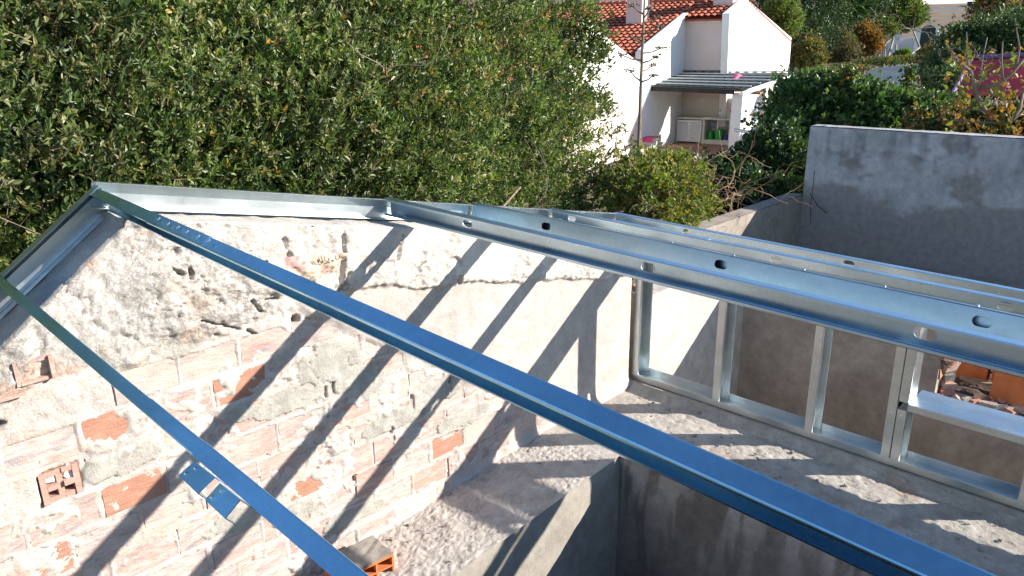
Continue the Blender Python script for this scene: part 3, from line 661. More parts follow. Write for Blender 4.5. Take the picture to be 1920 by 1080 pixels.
def upright(e1, e2, label, holes, flip=False, H=.085, Fl=.042, extra=None, far=.0, tilt=0.0):
    global DB
    DB = DS
    PF = perp(e1, e2 - far); PF = PF + DB * s_at(PF, YEND); PN = perp(e1, e2); PN = PN + DB * s_at(PN, 1.1); DB = (PF - PN) / np.linalg.norm(PF - PN)
    ct, st = math.cos(R_(tilt)), math.sin(R_(tilt))
    P = PF; S0 = s_at(P, YST); S1 = 0.0; A = np.array([-st, 0, -ct]); B = np.array([ct, 0, -st]) if flip else np.array([-ct, 0, st])
    t = thing('steel_purlin', label, 'purlin', P + DB * S1, GB)
    pitch = holes[0] - holes[1] if len(holes) > 1 else 1.0
    hs = list(holes); q = hs[-1] - pitch
    while q > YST + .2: hs.append(q); q -= pitch
    sl = [(s_at(P, y), H * .50, .030, .0185) for y in hs]
    mb = MB(); channel(mb, P, DB, A, B, S1 - S0, H, Fl, .012, s0=S0, slots=sl); mb.build('channel', M['galv'], t)
    if extra == 'box':
        mb = MB(); P2 = P + B * (Fl + .002) - A * .002; channel(mb, P2, DB, A, -B, S1 - S0 - .03, H + .004, Fl + .004, 0, s0=S0); mb.build('closing_track', M['galv'], t)
        y = 2.6
        while y > -1:
            mb = MB(); screw(mb, P + DB * s_at(P, y) + np.array([.012, 0, .0035]), (0, 0, 1), .004); mb.build('screw', M['screw'], t); y -= .3
    if extra == 'splice':
        ys = 2.19
        mb = MB(); P2 = P + np.array([.0018, 0, .0018]); channel(mb, P2, DB, A, B, .62, H + .0036, Fl, 0, s0=s_at(P, ys) - .32); mb.build('splice_plate', M['galv'], t)
    if extra:
        for y in (2.5, 2.42, 2.33, 2.05, 1.95, 1.86):
            mb = MB(); screw(mb, P + DB * s_at(P, y) + np.array([-.0005 if not flip else 0, 0, -.02]), (-1 if extra == 'box' else -1, 0, 0), .0035); mb.build('screw', M['screw'], t)
    return t
upright(2.206, -.750, 'first upright purlin right of the ridge, slotted web above a deep blue lower flange', [2.415, 1.442, .509], far=.014)
upright(2.773, -.861, 'boxed purlin with a smooth blue web, second upright one right of the ridge', [2.431, 1.444, .475], True, .088, .042, 'box', .016, 13)
upright(3.455, -1.000, 'third upright purlin right of the ridge, with a spliced grey web', [2.825, 1.508, .523], extra='splice', far=.016)
upright(4.135, -1.143, 'outermost purlin above the stud frame, last and lowest on the right slope', [2.416, 1.388], far=.010)
# cleats beside the left purlin
for i, q in enumerate((((336, 890), (363, 866), (402, 896), (372, 925)), ((385, 936), (411, 907), (450, 938), (423, 971)))):
    c = nT @ perp(.514, -.777) - .075 - .02 * i; pts = [proj_on(*p, nT, c) for p in q]
    t = thing('steel_cleat', ('flat offcut cleat beside the leftmost purlin, the upper of the two', 'flat offcut cleat beside the leftmost purlin, the lower of the two with two screws')[i], 'cleat', pts[0], 'cleats beside the leftmost purlin')
    mb = MB(); mb.prism(pts, -nT * .0018); e = pts[1] - pts[0]
    mb.prism([pts[1], pts[2], pts[2] - nT * .036, pts[1] - nT * .036], e / np.linalg.norm(e) * .0018)
    mb.prism([pts[0], pts[3], pts[3] - nT * .036, pts[0] - nT * .036], -e / np.linalg.norm(e) * .0018); mb.build('plate', M['sky_tint_galv'], t)
    mb = MB(); screw(mb, pts[0] * .72 + pts[2] * .14 + pts[1] * .14 + nT * .001, nT, .003); mb.build('screw', M['screw'], t); mb = MB(); screw(mb, pts[1] * .55 + pts[0] * .2 + pts[2] * .25 + nT * .001, nT, .003); mb.build('screw', M['screw'], t)
# tracks along the top of the gable
dR = np.array([1, 0, -.2]); dR /= np.linalg.norm(dR); nR = np.array([dR[2], 0, -dR[0]]); nR = -nR if nR[2] > 0 else nR
t = thing('steel_track', 'galvanised U track on its side along the right slope of the gable, sunlit inside', 'track', (PKX, 3.0, PKZ), 'roof tracks on the gable wall')
mb = MB(); channel(mb, (PKX - .012, 3.002, PKZ), dR, nR, np.array([0, -1., 0]), 3.38, TH, .05, 0); mb.build('channel', M['stud'], t)
dL = np.array([-.8, 0, -.6]); nL = np.array([.6, 0, -.8])
t = thing('steel_track', 'U track on its side along the steep left slope of the gable, in blue shade', 'track', (PKX, 3.0, PKZ), 'roof tracks on the gable wall')
mb = MB(); channel(mb, (PKX - .004, 3.004, PKZ - .014), dL, nL, np.array([0, -1., 0]), 2.6, TH, .05, 0); mb.build('channel', M['stud'], t)
mb = MB(); channel(mb, np.array((PKX - .004, 3.008, PKZ - .014)) + nL * .012, dL, nL, np.array([0, -1., 0]), 2.6, TH, .062, 0); mb.build('packing_strip', M['stud'], t)

# stud frame standing on the broad wall top
X2 = 4.14; DP = .15
fr = thing('stud_frame', 'galvanised steel stud wall frame with a window opening on the rough wall top', 'stud frame', (X2, .5, -2.27))
Yv, Zv, Xv = np.array([0, 1., 0]), np.array([0, 0, 1.]), np.array([1., 0, 0])
mb = MB(); channel(mb, (X2 - .002, -3.0, -2.268), Yv, Xv, Zv, 5.775, DP + .004, .046, 0, t=.0016); mb.build('bottom_track', M['stud'], fr)
YT = np.array([0, 1, .0214]); YT /= np.linalg.norm(YT)
mb = MB(); channel(mb, (X2 - .002, -3.0, -1.298), YT, Xv, np.cross(Xv, YT) * -1, 5.775, DP + .004, .05, 0); mb.build('top_track', M['stud'], fr)
def stud(y0, z0, z1, towards=-1, name='stud'):
    z1 = -1.2375 + .0214 * y0 if z1 is None else z1
    mb = MB(); sl = [(z0 * 0 + .42, DP / 2, .033, .014)] if z1 - z0 > .8 else ()
    channel(mb, (X2, y0, z0), Zv, Xv, Yv * towards, z1 - z0, DP, .05, .013, slots=sl); return mb.build(name, M['stud'], fr)
ZB, ZT = -2.264, None
for y in (2.772, 2.136, 1.518): stud(y, ZB, ZT)
stud(1.078, ZB, ZT); stud(.976, -1.868, ZT, 1); stud(1.026, ZB, -1.915)
for y in (.412, -.2, -.82): stud(y, ZB, -1.915)
for y in (-1.44, -2.05, -2.66): stud(y, ZB, ZT)
mb = MB(); channel(mb, (X2 - .003, -1.42, -1.872), Yv, Xv, -Zv, 2.396, DP + .10, .040, 0); mb.build('window_sill', M['stud'], fr)
mb = MB(); channel(mb, (X2 - .003, -1.42, -1.30), Yv, Xv, Zv, 2.396, DP + .006, .040, 0); mb.build('window_head', M['stud'], fr)
for y, z in ((2.75, -1.62), (2.75, -2.10), (2.75, -2.2), (1.05, -1.95), (1.0, -1.95), (1.46, -2.24), (.39, -2.24)):
    mb = MB(); screw(mb, (X2, y, z), (-1, 0, 0), .004); mb.build('screw', M['screw'], fr)

# ================================================================== THE SMALL YARD BEHIND THE STUD FRAME
def wallbox(name, label, lo, hi, mat, cat='wall', capmat=None):
    t = thing(name, label, cat, ((lo[0] + hi[0]) / 2, (lo[1] + hi[1]) / 2, lo[2]))
    mb = MB(); mb.box(lo, hi); o = mb.build('wall_body', mat, t)
    mb = MB(); nx = max(2, int((hi[0] - lo[0]) / .04)); ny = max(2, int((hi[1] - lo[1]) / .04))
    xs = np.linspace(lo[0], hi[0], nx); ys = np.linspace(lo[1], hi[1], ny); X, Yq = np.meshgrid(xs, ys, indexing='ij')
    Zq = hi[2] + .008 + .012 * (fbm(X, Yq, 12, 4, .6, 401) - .5)
    idx = np.arange(nx * ny).reshape(nx, ny); Fq = np.stack([idx[:-1, :-1], idx[1:, :-1], idx[1:, 1:], idx[:-1, 1:]], -1).reshape(-1, 4)
    npmesh('wall_top', np.stack([X.ravel(), Yq.ravel(), Zq.ravel()], 1), Fq, capmat or mat, t, smooth=True)
    return t
yw = wallbox('yard_wall', 'pale rendered low wall seen through the first bay of the stud frame', (4.31, 2.785, -3.4), (5.86, 3.02, -1.700), M['yard_render'])
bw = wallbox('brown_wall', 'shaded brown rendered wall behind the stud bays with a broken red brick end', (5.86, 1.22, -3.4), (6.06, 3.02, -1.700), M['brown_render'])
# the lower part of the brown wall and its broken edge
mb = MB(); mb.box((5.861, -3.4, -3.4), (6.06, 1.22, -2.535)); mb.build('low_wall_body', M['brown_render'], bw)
for k in range(20):
    mb = MB(); z = -2.53 + .83 * k / 20; chunk(mb, (5.88 + .15 * rng.random(), 1.215 + rng.normal(0, .015) - .02 * (k % 2), z), (.09 + .05 * rng.random(), .08, .05)); mb.build('brick', M[('brick_clean', 'brick_half', 'brick_clean', 'ledge_face')[k % 4]], bw)
for k in range(26):
    mb = MB(); y = 1.16 - 1.8 * k / 26; chunk(mb, (5.90 + .12 * rng.random(), y, -2.525), (.10, .06 + .03 * rng.random(), .035)); mb.build('brick', M[('brick_clean', 'brick_half', 'ledge_face')[k % 3]], bw)
for k in range(24):
    mb = MB(); chunk(mb, (4.36 + .9 * rng.random(), 2.86 + .16 * rng.random(), -1.685), (.06 + .05 * rng.random(), .05, .03)); mb.build('brick', M[('brick_clean', 'brick_half')[k % 2]], yw)
mb = MB(); mb.box((4.34, -3.4, -3.6), (5.86, 2.785, -3.4)); mb.build('yard_floor', M['soil'], None, kind='structure')
# debris terrace between the brown wall and the tall grey wall
height_slab('debris_ground', (6.06, -3.6, -2.56), (9.7, -3.6, -2.58), (9.7, 3.9, -3.05), (6.06, 3.9, -2.66), 130, 170, .07, M['dark_soil'], None, lambda x, y, f, m_: np.ones((len(x), 3)) * .1, 410)['kind'] = 'structure'
mb = MB(); mb.box((6.061, -3.6, -4.7), (9.7, 3.87, -3.12)); mb.build('terrace_fill', M['soil'], None, kind='structure')
mb = MB()
for k in range(260):
    x, y = 6.08 + 3.4 * rng.random() ** 1.4, -1.4 + 4.1 * rng.random(); s = .010 + .032 * rng.random() ** 3; chunk(mb, (x, y, -2.52), (s * 1.6, s, s * .7))
mb.build('broken_brick_rubble', M['brick_clean'], None, kind='stuff'); tag(COL.objects['broken_brick_rubble'], 'crumbs of broken brick and mortar scattered over the dark debris terrace', 'rubble')
mb = MB()
for k in range(160):
    x, y = 6.08 + 3.4 * rng.random() ** 1.4, -1.4 + 4.1 * rng.random(); s = .007 + .018 * rng.random() ** 3; chunk(mb, (x, y, -2.52), (s * 1.6, s, s * .7))
mb.build('mortar_gravel', M['ledge_face'], None, kind='stuff'); tag(COL.objects['mortar_gravel'], 'pale mortar gravel scattered over the dark debris terrace', 'gravel')
def hb(label, o, a, b, c, na, nb, wt=.008):
    t = thing('hollow_brick', label, 'brick', o, 'new orange hollow bricks lying on the debris terrace'); hollow_brick_mb(o, a, b, c, na, nb, wt).build('clay_body', [M['clay_new'], M['clay_dark']], t)
HBS = 1
hb('long orange hollow brick lying flat, left one of the orange bricks on the debris terrace', (6.36, 1.20, -2.52), (.14, .0, .0), (0, 0, .13), (-.02, -.21, 0), 2, 2)
hb('orange hollow brick on end with its cells open, in the middle of the orange bricks', (6.36, .96, -2.52), (0, -.10, 0), (0, 0, .17), (.22, -.02, 0), 2, 3)
hb('flat faced orange hollow brick leaning nearest the window sill', (6.14, .92, -2.55), (.10, .0, -.02), (.05, .0, .21), (.02, -.28, .01), 2, 3)
for i in range(3):
    mb = MB(); a = np.array([6.22 + .28 * i, 1.14 - .1 * i, -2.49]); mb.obox(a, np.array([.02, -.42 + .05 * i, .01]), np.array([.055, .01, 0]), np.array([0, 0, .014]))
    tag(mb.build('scrap_board', M['twig'], None), ('scrap board nearest the brown wall, lying flat among the orange bricks', 'middle one of the three flat scrap boards on the debris terrace', 'scrap board farthest from the brown wall on the debris terrace')[i], 'board', 'scrap boards on the debris terrace')

# grey retaining walls
gw = wallbox('grey_wall', 'tall weathered grey block wall with a pale stained upper part on the right', (9.64, -4.6, -3.4), (9.86, 3.90, -.991), M['grey_wall'])
# patchy thin render standing proud on the upper part
nu, nv = 200, 90; u, v = np.meshgrid(np.linspace(-4.6, 3.898, nu), np.linspace(-2.575, -.995, nv), indexing='ij')
msk = sstep(-.05, .05, v - (-1.74 + .036 * (u - 3.9)) + .5 * (fbm(u, v, 2.6, 5, .6, 431) - .5)) * sstep(.30, .42, fbm(u, v, 2, 5, .65, 433))
xx = 9.638 - .010 * msk - .010 * (fbm(u, v, 8, 5, .6, 435) - .5) - .012
cg = np.ones((u.size, 3)) * np.array([.36, .345, .335]); cs = np.array([.54, .55, .565]) * (1 + .7 * (fbm(u, v, 5, 5, .65, 437).ravel()[:, None] - .5))
mk = msk.ravel()[:, None]; cg = cg * (1 - mk) + cs * mk
st = (sstep(.50, .66, fbm(u * 2.2, v * .30, 5, 4, .6, 439)) * sstep(-1.7, -1.05, v)).ravel()[:, None]; cg = cg * (1 - .32 * st)
idx = np.arange(nu * nv).reshape(nu, nv); F = np.stack([idx[:-1, :-1], idx[:-1, 1:], idx[1:, 1:], idx[1:, :-1]], -1).reshape(-1, 4)
npmesh('stained_render', np.stack([xx.ravel(), u.ravel(), v.ravel()], 1), F, M['mortar'], gw, cg, smooth=True)
wallbox('tan_wall', 'tan cement wall with a sunlit corner running up to the tall grey wall', (6.75, 3.90, -3.4), (9.64, 4.10, -1.877), M['tan_wall'])
mb = MB(); mb.tube([(9.614, 3.777, -1.545), (9.534, 3.743, -1.774), (9.579, 3.765, -2.003), (9.545, 3.720, -2.232)], .0035, 5)
mb.tube([(9.591, 3.800, -1.831), (9.545, 3.662, -1.969), (9.579, 3.548, -2.060)], .005, 5); tag(mb.build('loose_cable', M['black_trim'], None), 'dark loose wire hanging in the corner of the grey and tan walls', 'wire')

# ================================================================== GROUND
FH = fw * np.array([1, 1, 0]); FH /= np.linalg.norm(FH); RH = np.array([FH[1], -FH[0], 0])
def ground_z(f, r):
    f = np.asarray(f, float)
    kx = [-60, 10, 16, 22, 34, 40, 60, 66, 92, 98, 101, 107, 112, 220, 700]; kz = [-4.75, -4.75, -4.4, -3.5, -3.35, -2.3, -1.0, -.5, 2.9, 3.9, 4.05, 4.1, 5.0, 16, 60]
    return np.interp(f, kx, kz)
fs = np.concatenate([np.linspace(-60, 10, 15), np.linspace(12, 120, 170), np.linspace(130, 700, 30)]); rs = np.concatenate([np.linspace(-500, -40, 20), np.linspace(-36, 60, 120), np.linspace(70, 500, 20)])
Fq, Rq = np.meshgrid(fs, rs, indexing='ij'); Zq = ground_z(Fq, Rq)
far = sstep(12, 20, Fq); Zq = Zq + far * (.25 * (fbm(Fq, Rq, .18, 4, .5, 501) - .5) + .10 * (fbm(Fq, Rq, 1.1, 3, .5, 503) - .5)) * (1 - (sstep(99.5, 101, Fq) - sstep(106.5, 108, Fq)))
keep = (Fq > 23) & (Fq < 37) & (Rq > 3) & (Rq < 14); Zq = np.where(keep, -3.6, Zq)
P = Fq[..., None] * FH + Rq[..., None] * RH; P[..., 2] = Zq
idx = np.arange(Fq.size).reshape(Fq.shape); F = np.stack([idx[:-1, :-1], idx[:-1, 1:], idx[1:, 1:], idx[1:, :-1]], -1).reshape(-1, 4)
npmesh('ground', P.reshape(-1, 3), F, M['hill_soil'], None, smooth=True, kind='structure')
def fr3(f, r, z): return FH * f + RH * r + np.array([0, 0, z])
mb = MB(); mb.add([fr3(101.2, -60, 4.13), fr3(101.2, 120, 4.13), fr3(106.4, 120, 4.17), fr3(106.4, -60, 4.17)], [(0, 1, 2, 3)]); mb.build('road', M['asphalt'], None, kind='structure')
mb = MB(); mb.prism([fr3(101.0, -60, 4.0), fr3(101.2, -60, 4.0), fr3(101.2, -60, 4.26), fr3(101.0, -60, 4.26)], RH * 180); mb.build('kerb', M['blue_white'], None, kind='structure')

# ================================================================== VEGETATION
def leaves(name, base, dirs, L, W, col, mat, parent, fold=.25, kind=None, simple=False):
    """folded two-triangle... four-face leaves: base (n,3), unit dirs (n,3)"""
    n = len(base); up_ = rng.normal(0, 1, (n, 3)); s = np.cross(dirs, up_); s /= np.linalg.norm(s, axis=1)[:, None] + 1e-9
    nn = np.cross(s, dirs); L = np.broadcast_to(np.asarray(L, float).reshape(-1, 1) if np.ndim(L) else L, (n, 1)); W = np.broadcast_to(np.asarray(W, float).reshape(-1, 1) if np.ndim(W) else W, (n, 1))
    if simple:
        V = np.stack([base, base + dirs * L * .5 + s * W * .5 + nn * W * fold, base + dirs * L, base + dirs * L * .5 - s * W * .5 + nn * W * fold], 1).reshape(-1, 3); i = np.arange(n)[:, None] * 4
        return npmesh(name, V, np.concatenate([i + np.array([[0, 1, 2]]), i + np.array([[0, 2, 3]])], 0), mat, parent, np.repeat(col, 4, 0), kind=kind)
    a = base; t = base + dirs * L - nn * L * .12; m1 = base + dirs * L * .42 + s * W * .5 + nn * W * fold; m2 = base + dirs * L * .42 - s * W * .5 + nn * W * fold
    m3 = base + dirs * L * .78 + s * W * .36 + nn * W * fold * .4; m4 = base + dirs * L * .78 - s * W * .36 + nn * W * fold * .4
    V = np.stack([a, m1, m3, t, m4, m2], 1).reshape(-1, 3); i = np.arange(n)[:, None] * 6
    F = np.concatenate([i + np.array([[0, 1, 2]]), i + np.array([[0, 2, 3]]), i + np.array([[0, 3, 4]]), i + np.array([[0, 4, 5]])], 0)
    return npmesh(name, V, F, mat, parent, np.repeat(col, 6, 0), kind=kind)
def unit(v): return v / (np.linalg.norm(v, axis=-1, keepdims=True) + 1e-9)
def sprigs(P, D, per, length, L, W, cols, spread=.9, Ljit=.25):
    """P, D: shoot bases and directions; per leaves set along each shoot"""
    n = len(P); k = np.tile(np.arange(per), n); Pb = np.repeat(P, per, 0); Db = np.repeat(D, per, 0)
    tt = (k + rng.random(n * per) * .7) / per; base = Pb + Db * (tt * length)[:, None]
    dr = unit(Db * (0.55 + .5 * tt)[:, None] + unit(rng.normal(0, 1, (n * per, 3))) * spread * (1.1 - .5 * tt)[:, None])
    LL = L * (1 + rng.normal(0, Ljit, n * per)).clip(.5, 1.6); C_ = np.repeat(cols, per, 0) * (1 + rng.normal(0, .16, (n * per, 1)))
    return base, dr, LL, LL * (W / L) * (1 + rng.normal(0, .12, n * per)), C_.clip(.004, 1)
def pick(n, pal, w_):
    pal = np.array(pal, float); return pal[rng.choice(len(pal), n, p=np.array(w_) / sum(w_))]
def twigs(name, P, D, length, rad, mat, parent, kind=None):
    n = len(P); s = unit(np.cross(D, rng.normal(0, 1, (n, 3)))); q = np.cross(D, s); E = P + D * np.reshape(length, (-1, 1)) if np.ndim(length) else P + D * length
    V = []; r = np.reshape(rad, (-1, 1)) if np.ndim(rad) else rad
    for (B_, rr) in ((P, r), (E, r * .5)):
        for k in range(3):
            th = 2 * math.pi * k / 3; V.append(B_ + rr * (math.cos(th) * s + math.sin(th) * q))
    V = np.stack(V, 1).reshape(-1, 3); i = np.arange(n)[:, None] * 6
    F = np.concatenate([i + np.array([[0, 1, 4, 3]]), i + np.array([[1, 2, 5, 4]]), i + np.array([[2, 0, 3, 5]])], 0)
    return npmesh(name, V, F, mat, parent, kind=kind)

# -- dry weeds on the debris terrace
n = 90; q = np.stack([6.15 + 2.2 * rng.random(n), -.9 + 2.6 * rng.random(n), np.full(n, -2.56)], 1); q = np.repeat(q, 9, 0) + rng.normal(0, .02, (n * 9, 3)) * np.array([1, 1, 0])
o = leaves('dry_grass', q, unit(rng.normal(0, .45, (n * 9, 3)) + np.array([0, 0, 1.])), .10, .004, pick(n * 9, [(.38, .30, .17), (.28, .21, .12)], [1, 1]), M['leaf_soft'], None, kind='stuff', simple=True); tag(o, 'dry straw coloured weeds on the dark debris terrace', 'dry grass')
# -- the big evergreen hedge tree behind the gable
ev = thing('evergreen_tree', 'dense small leaved evergreen tree filling the upper left behind the gable wall', 'tree', (3.2, 5.3, -4.75))
def hedge_surface(x, z): return 4.45 + .75 * (fbm(x + 5, z + 5, 1.1, 4, .55, 601) - .5) * 2 * .55 + .18 * (z + .6) + .25 * np.maximum(0, x - 4)
NS = 54000
x = -1.6 + 9.4 * rng.random(NS); z = -2.3 + 3.05 * rng.random(NS)
dep = rng.random(NS) ** 1.3 * .8
right_lim = 7.55 + .55 * (fbm(z + 9, z * 0 + 3, 1.6, 4, .6, 611) - .5) - .55 * np.maximum(0, z + .1) - .25 * np.maximum(0, -z - 1.2)
edge = right_lim - x
dens = sstep(0, .55, edge) * (.62 + .38 * sstep(.30, .50, fbm(x, z, 2.2, 4, .6, 607)))
gapx = sstep(4.2, 5.8, x) * .82 * sstep(.48, .60, fbm(x, z, 3.0, 3, .5, 609))          # the crown thins out to the right
keepm = (rng.random(NS) < dens * (1 - gapx)) & (edge > 0)
x, z, dep = x[keepm], z[keepm], dep[keepm]
Pp = np.stack([x, hedge_surface(x, z) + dep, z], 1) + rng.normal(0, .04, (len(x), 3))
Dd = unit(np.stack([rng.normal(.05, .5, len(x)), -.55 + rng.normal(0, .4, len(x)), .75 + rng.normal(0, .4, len(x))], 1))
cl = pick(len(x), [(.065, .105, .028), (.105, .145, .042), (.165, .185, .075), (.038, .065, .022), (.22, .225, .11), (.19, .155, .075)], [5, 5, 3, 4, 1.6, .5])
clump = fbm(x, z, 2.0, 3, .5, 621)[:, None]; cl = cl * (.62 + 1.5 * clump) * np.where(rng.random((len(x), 1)) < .03, np.array([[1.7, 1.1, .8]]), 1.0)
b, d, L_, W_, C_ = sprigs(Pp, Dd, 8, .088, .042, .0170, cl)
rare = rng.random(len(b)) < .0016; C_[rare] = (.55, .26, .02)
dq = np.repeat(dep, 8) > .30
leaves('crown', b[~dq], d[~dq], L_[~dq], W_[~dq], C_[~dq], M['leaf'], ev); leaves('crown', b[dq], d[dq], L_[dq], W_[dq] * 1.15, C_[dq], M['leaf'], ev, simple=True)
nb = 20000; x = -1.8 + 7.4 * rng.random(nb); z = -2.6 + 3.2 * rng.random(nb)          # the crown's depth
kq = rng.random(nb) < sstep(5.7, 4.6, x) if False else rng.random(nb) < (1 - sstep(3.9, 5.0, x)); x, z = x[kq], z[kq]; nb = len(x)
Pq = np.stack([x, hedge_surface(x, z) + .7 + 1.3 * rng.random(nb), z], 1)
b, d, L_, W_, C_ = sprigs(Pq, unit(rng.normal(0, 1, (nb, 3)) + np.array([0, -.3, .5])), 5, .12, .075, .042, pick(nb, [(.035, .08, .018), (.05, .10, .022)], [1, 1]))
leaves('crown', b, d, L_, W_, C_, M['leaf'], ev, simple=True)
sel = rng.random(len(Pp)) < .3
twigs('twigs', Pp[sel] - Dd[sel] * .07, Dd[sel], .16, .0016, M['twig'], ev)
BY = 4.15
def branchset(mb, p, d, L, r, depth, sway=.35, shrink=.68, kids=3, k=5, grav=0.0):
    pts = [np.array(p, float)]; d = np.array(d, float); dd = d / np.linalg.norm(d); n = 5
    for i in range(n):
        dd = dd + rng.normal(0, sway / n * 1.6, 3) + np.array([0, 0, grav / n]); dd /= np.linalg.norm(dd); q_ = pts[-1] + dd * L / n; q_[1] = max(q_[1], BY); pts.append(q_)
    mb.tube(pts, list(np.linspace(r, r * .55, n + 1)), k, cap=False)
    if depth > 0:
        for j in range(kids):
            i = rng.integers(2, n + 1); nd = unit(dd + rng.normal(0, .65, 3)); branchset(mb, pts[i], nd, L * shrink * (.7 + .5 * rng.random()), r * .55, depth - 1, sway, shrink, kids, max(3, k - 1), grav)
    return pts
mb = MB()
for bx in (-.6, .7, 1.9, 3.1, 4.2):
    BY = 4.85; branchset(mb, (bx, 5.9, -4.75), (rng.normal(0, .15), rng.normal(0, .1), 1), 2.6, .06, 3, .3, .62, 4)
BY = 4.15
for k in range(8):
    bx = -1 + 7.3 * rng.random(); branchset(mb, (bx, hedge_surface(np.array(bx), np.array(-1.)) + .35, -2.2 + 3.2 * rng.random()), (rng.normal(0, .7), -.5, .4), .7, .009, 2, .5, .7, 3, 4)
mb.build('trunk', M['bark'], ev, smooth=True)
mb = MB()                                                     # bare stems that show in front of the leaves
for pts, r in (([(.30, 4.1, -1.05), (.52, 4.0, -.72), (.72, 3.98, -.62), (.68, 3.95, -.45)], .005), ([(.72, 3.98, -.62), (.95, 3.95, -.80)], .004), 
               ([(3.0, 4.1, -1.35), (3.5, 4.0, -1.23), (3.9, 4.0, -1.28), (4.4, 4.1, -1.1)], .016), ([(3.9, 4.0, -1.28), (4.1, 3.9, -1.42), (4.7, 4.0, -1.38)], .010), ([(3.2, 4.0, -1.42), (3.8, 3.95, -1.45), (4.3, 3.95, -1.5)], .008), ([(5.2, 4.8, -1.6), (5.5, 4.8, -1.4)], .006)):
    mb = MB(); mb.tube(jit(pts, .015), list(np.linspace(r, r * .5, len(pts))), 5); mb.build('bare_branch', M['bark'], ev, smooth=True)

BY = -99
def blob_plant(name, label, cat, centre, radii, n, L, W, pal, wts, trunk=None, per=5, mat='leaf', updir=.5, tl=.12, dens_noise=2.0, th=.42, group=None, trunkmat='bark', shell=.5, crownname='crown', tw=False, spread=.9, bare=0):
    """tree or shrub made of leaf clumps through the volume of several ellipsoids"""
    centre = [np.array(c, float) for c in centre]; t = thing(name, label, cat, trunk if trunk is not None else centre[0] - np.array([0, 0, radii[0][2]]), group)
    Ps = []; Ds = []
    vols = np.array([r[0] * r[1] * r[2] for r in radii]) ** .8; cnt = (n * vols / vols.sum()).astype(int)
    for c, r, k in zip(centre, radii, cnt):
        r = np.array(r); u_ = unit(rng.normal(0, 1, (k, 3))); rad = (shell + (1 - shell) * rng.random(k) ** .6); q = c + u_ * rad[:, None] * r * np.where(rng.random(k) < .09, 1 + .35 * rng.random(k), 1)[:, None] * (1 + .5 * (fbm(u_[:, 0] * 3 + 7, u_[:, 2] * 3 + u_[:, 1] * 2 + 9, 1.5, 3, .5, int(abs(c[0]) * 10) % 90)[:, None] - .5) * 2)
        nz = fbm(q[:, 0] * dens_noise + q[:, 1] * .7 * dens_noise, q[:, 2] * dens_noise + q[:, 1] * .5 * dens_noise, 1, 4, .6, 33); kp = nz > th
        Ps.append(q[kp]); Ds.append(unit(u_[kp] * .8 + rng.normal(0, .45, (kp.sum(), 3)) + np.array([0, 0, updir])))
    Ps = np.vstack(Ps); Ds = np.vstack(Ds); cc = pick(len(Ps), pal, wts) * (.7 + .6 * fbm(Ps[:, 0] * 1.7, Ps[:, 2] * 1.7 + Ps[:, 1], 1.3, 3, .5, 77)[:, None])
    b, d, L_, W_, C_ = sprigs(Ps, Ds, per, tl, L, W, cc, spread)
    leaves(crownname, b, d, L_, W_ * 1.15, C_, M[mat], t, simple=True)
    if tw: s_ = rng.random(len(Ps)) < .6; twigs('twigs', Ps[s_] - Ds[s_] * tl, Ds[s_], tl * 2.2, tl * .018 + .001, M['twig'], t)
    if trunk is not None:
        mb = MB(); base = np.array(trunk, float)
        for c, r in zip(centre, radii):
            top = c + np.array([0, 0, -.2 * r[2]]); mid = (base + top) / 2 + rng.normal(0, .08 * np.linalg.norm(top - base), 3) * np.array([1, 1, 0])
            rr = .035 * np.linalg.norm(top - base) ** .7; mb.tube([base, base * .6 + mid * .4, mid, top], [rr, rr * .85, rr * .6, rr * .3], 6)
            for k in range(6 + bare): branchset(mb, mid * .4 + top * .6 + rng.normal(0, .05, 3), unit(rng.normal(0, 1, 3) + np.array([0, 0, .6])), max(r) * .8, rr * .3, 2, .4, .65, 3, 4)
        mb.build('trunk', M[trunkmat], t, smooth=True)
    return t
def at(px, py, dd): return ray(px, py) * dd
DG = [(.035, .075, .022), (.05, .10, .03), (.075, .12, .04), (.025, .05, .02)]
YG = [(.16, .19, .035), (.24, .24, .05), (.09, .15, .03), (.32, .27, .06)]
AU = [(.25, .12, .03), (.17, .12, .04), (.32, .15, .03), (.10, .10, .03)]
def gz(p): q = np.array(p, float); f_ = q @ FH; return float(ground_z(f_, 0))
def onground(p): return (p[0], p[1], gz(p))

# shrubs beyond the end of the gable
c = [at(1238, 362, 8.2), at(1212, 372, 7.8), at(1284, 388, 8.6)]
blob_plant('yellow_shrub', 'sunlit yellow green leafy shrub with tangled tan stems beyond the outer purlin', 'shrub', c, [(.50, .5, .42), (.38, .4, .36), (.24, .3, .22)], 4600, .045, .024, YG, [3, 2, 3, 1], onground(c[0]), 5, 'leaf_soft', .2, .09, 4.0, .40, tw=True)
c = [at(1325, 350, 11.0), at(1400, 345, 11.5), at(1455, 318, 11.6), at(1400, 385, 10.8), at(1262, 338, 12.0)]
blob_plant('ivy_mass', 'dark ivy covered bank below the patio, left of the grey wall', 'shrub', c, [(.45, .6, .40), (.5, .6, .42), (.5, .6, .62), (.6, .6, .5), (.45, .5, .30)], 11500, .055, .045, DG, [4, 3, 1, 5], onground(c[3]), 5, 'leaf', 0, .10, 2.5, .36)
c = [at(1535, 205, 13), at(1590, 215, 12.8), at(1660, 232, 12.5), at(1740, 236, 12.2), at(1482, 278, 12.8), at(1545, 172, 15), at(1502, 222, 13.4)]
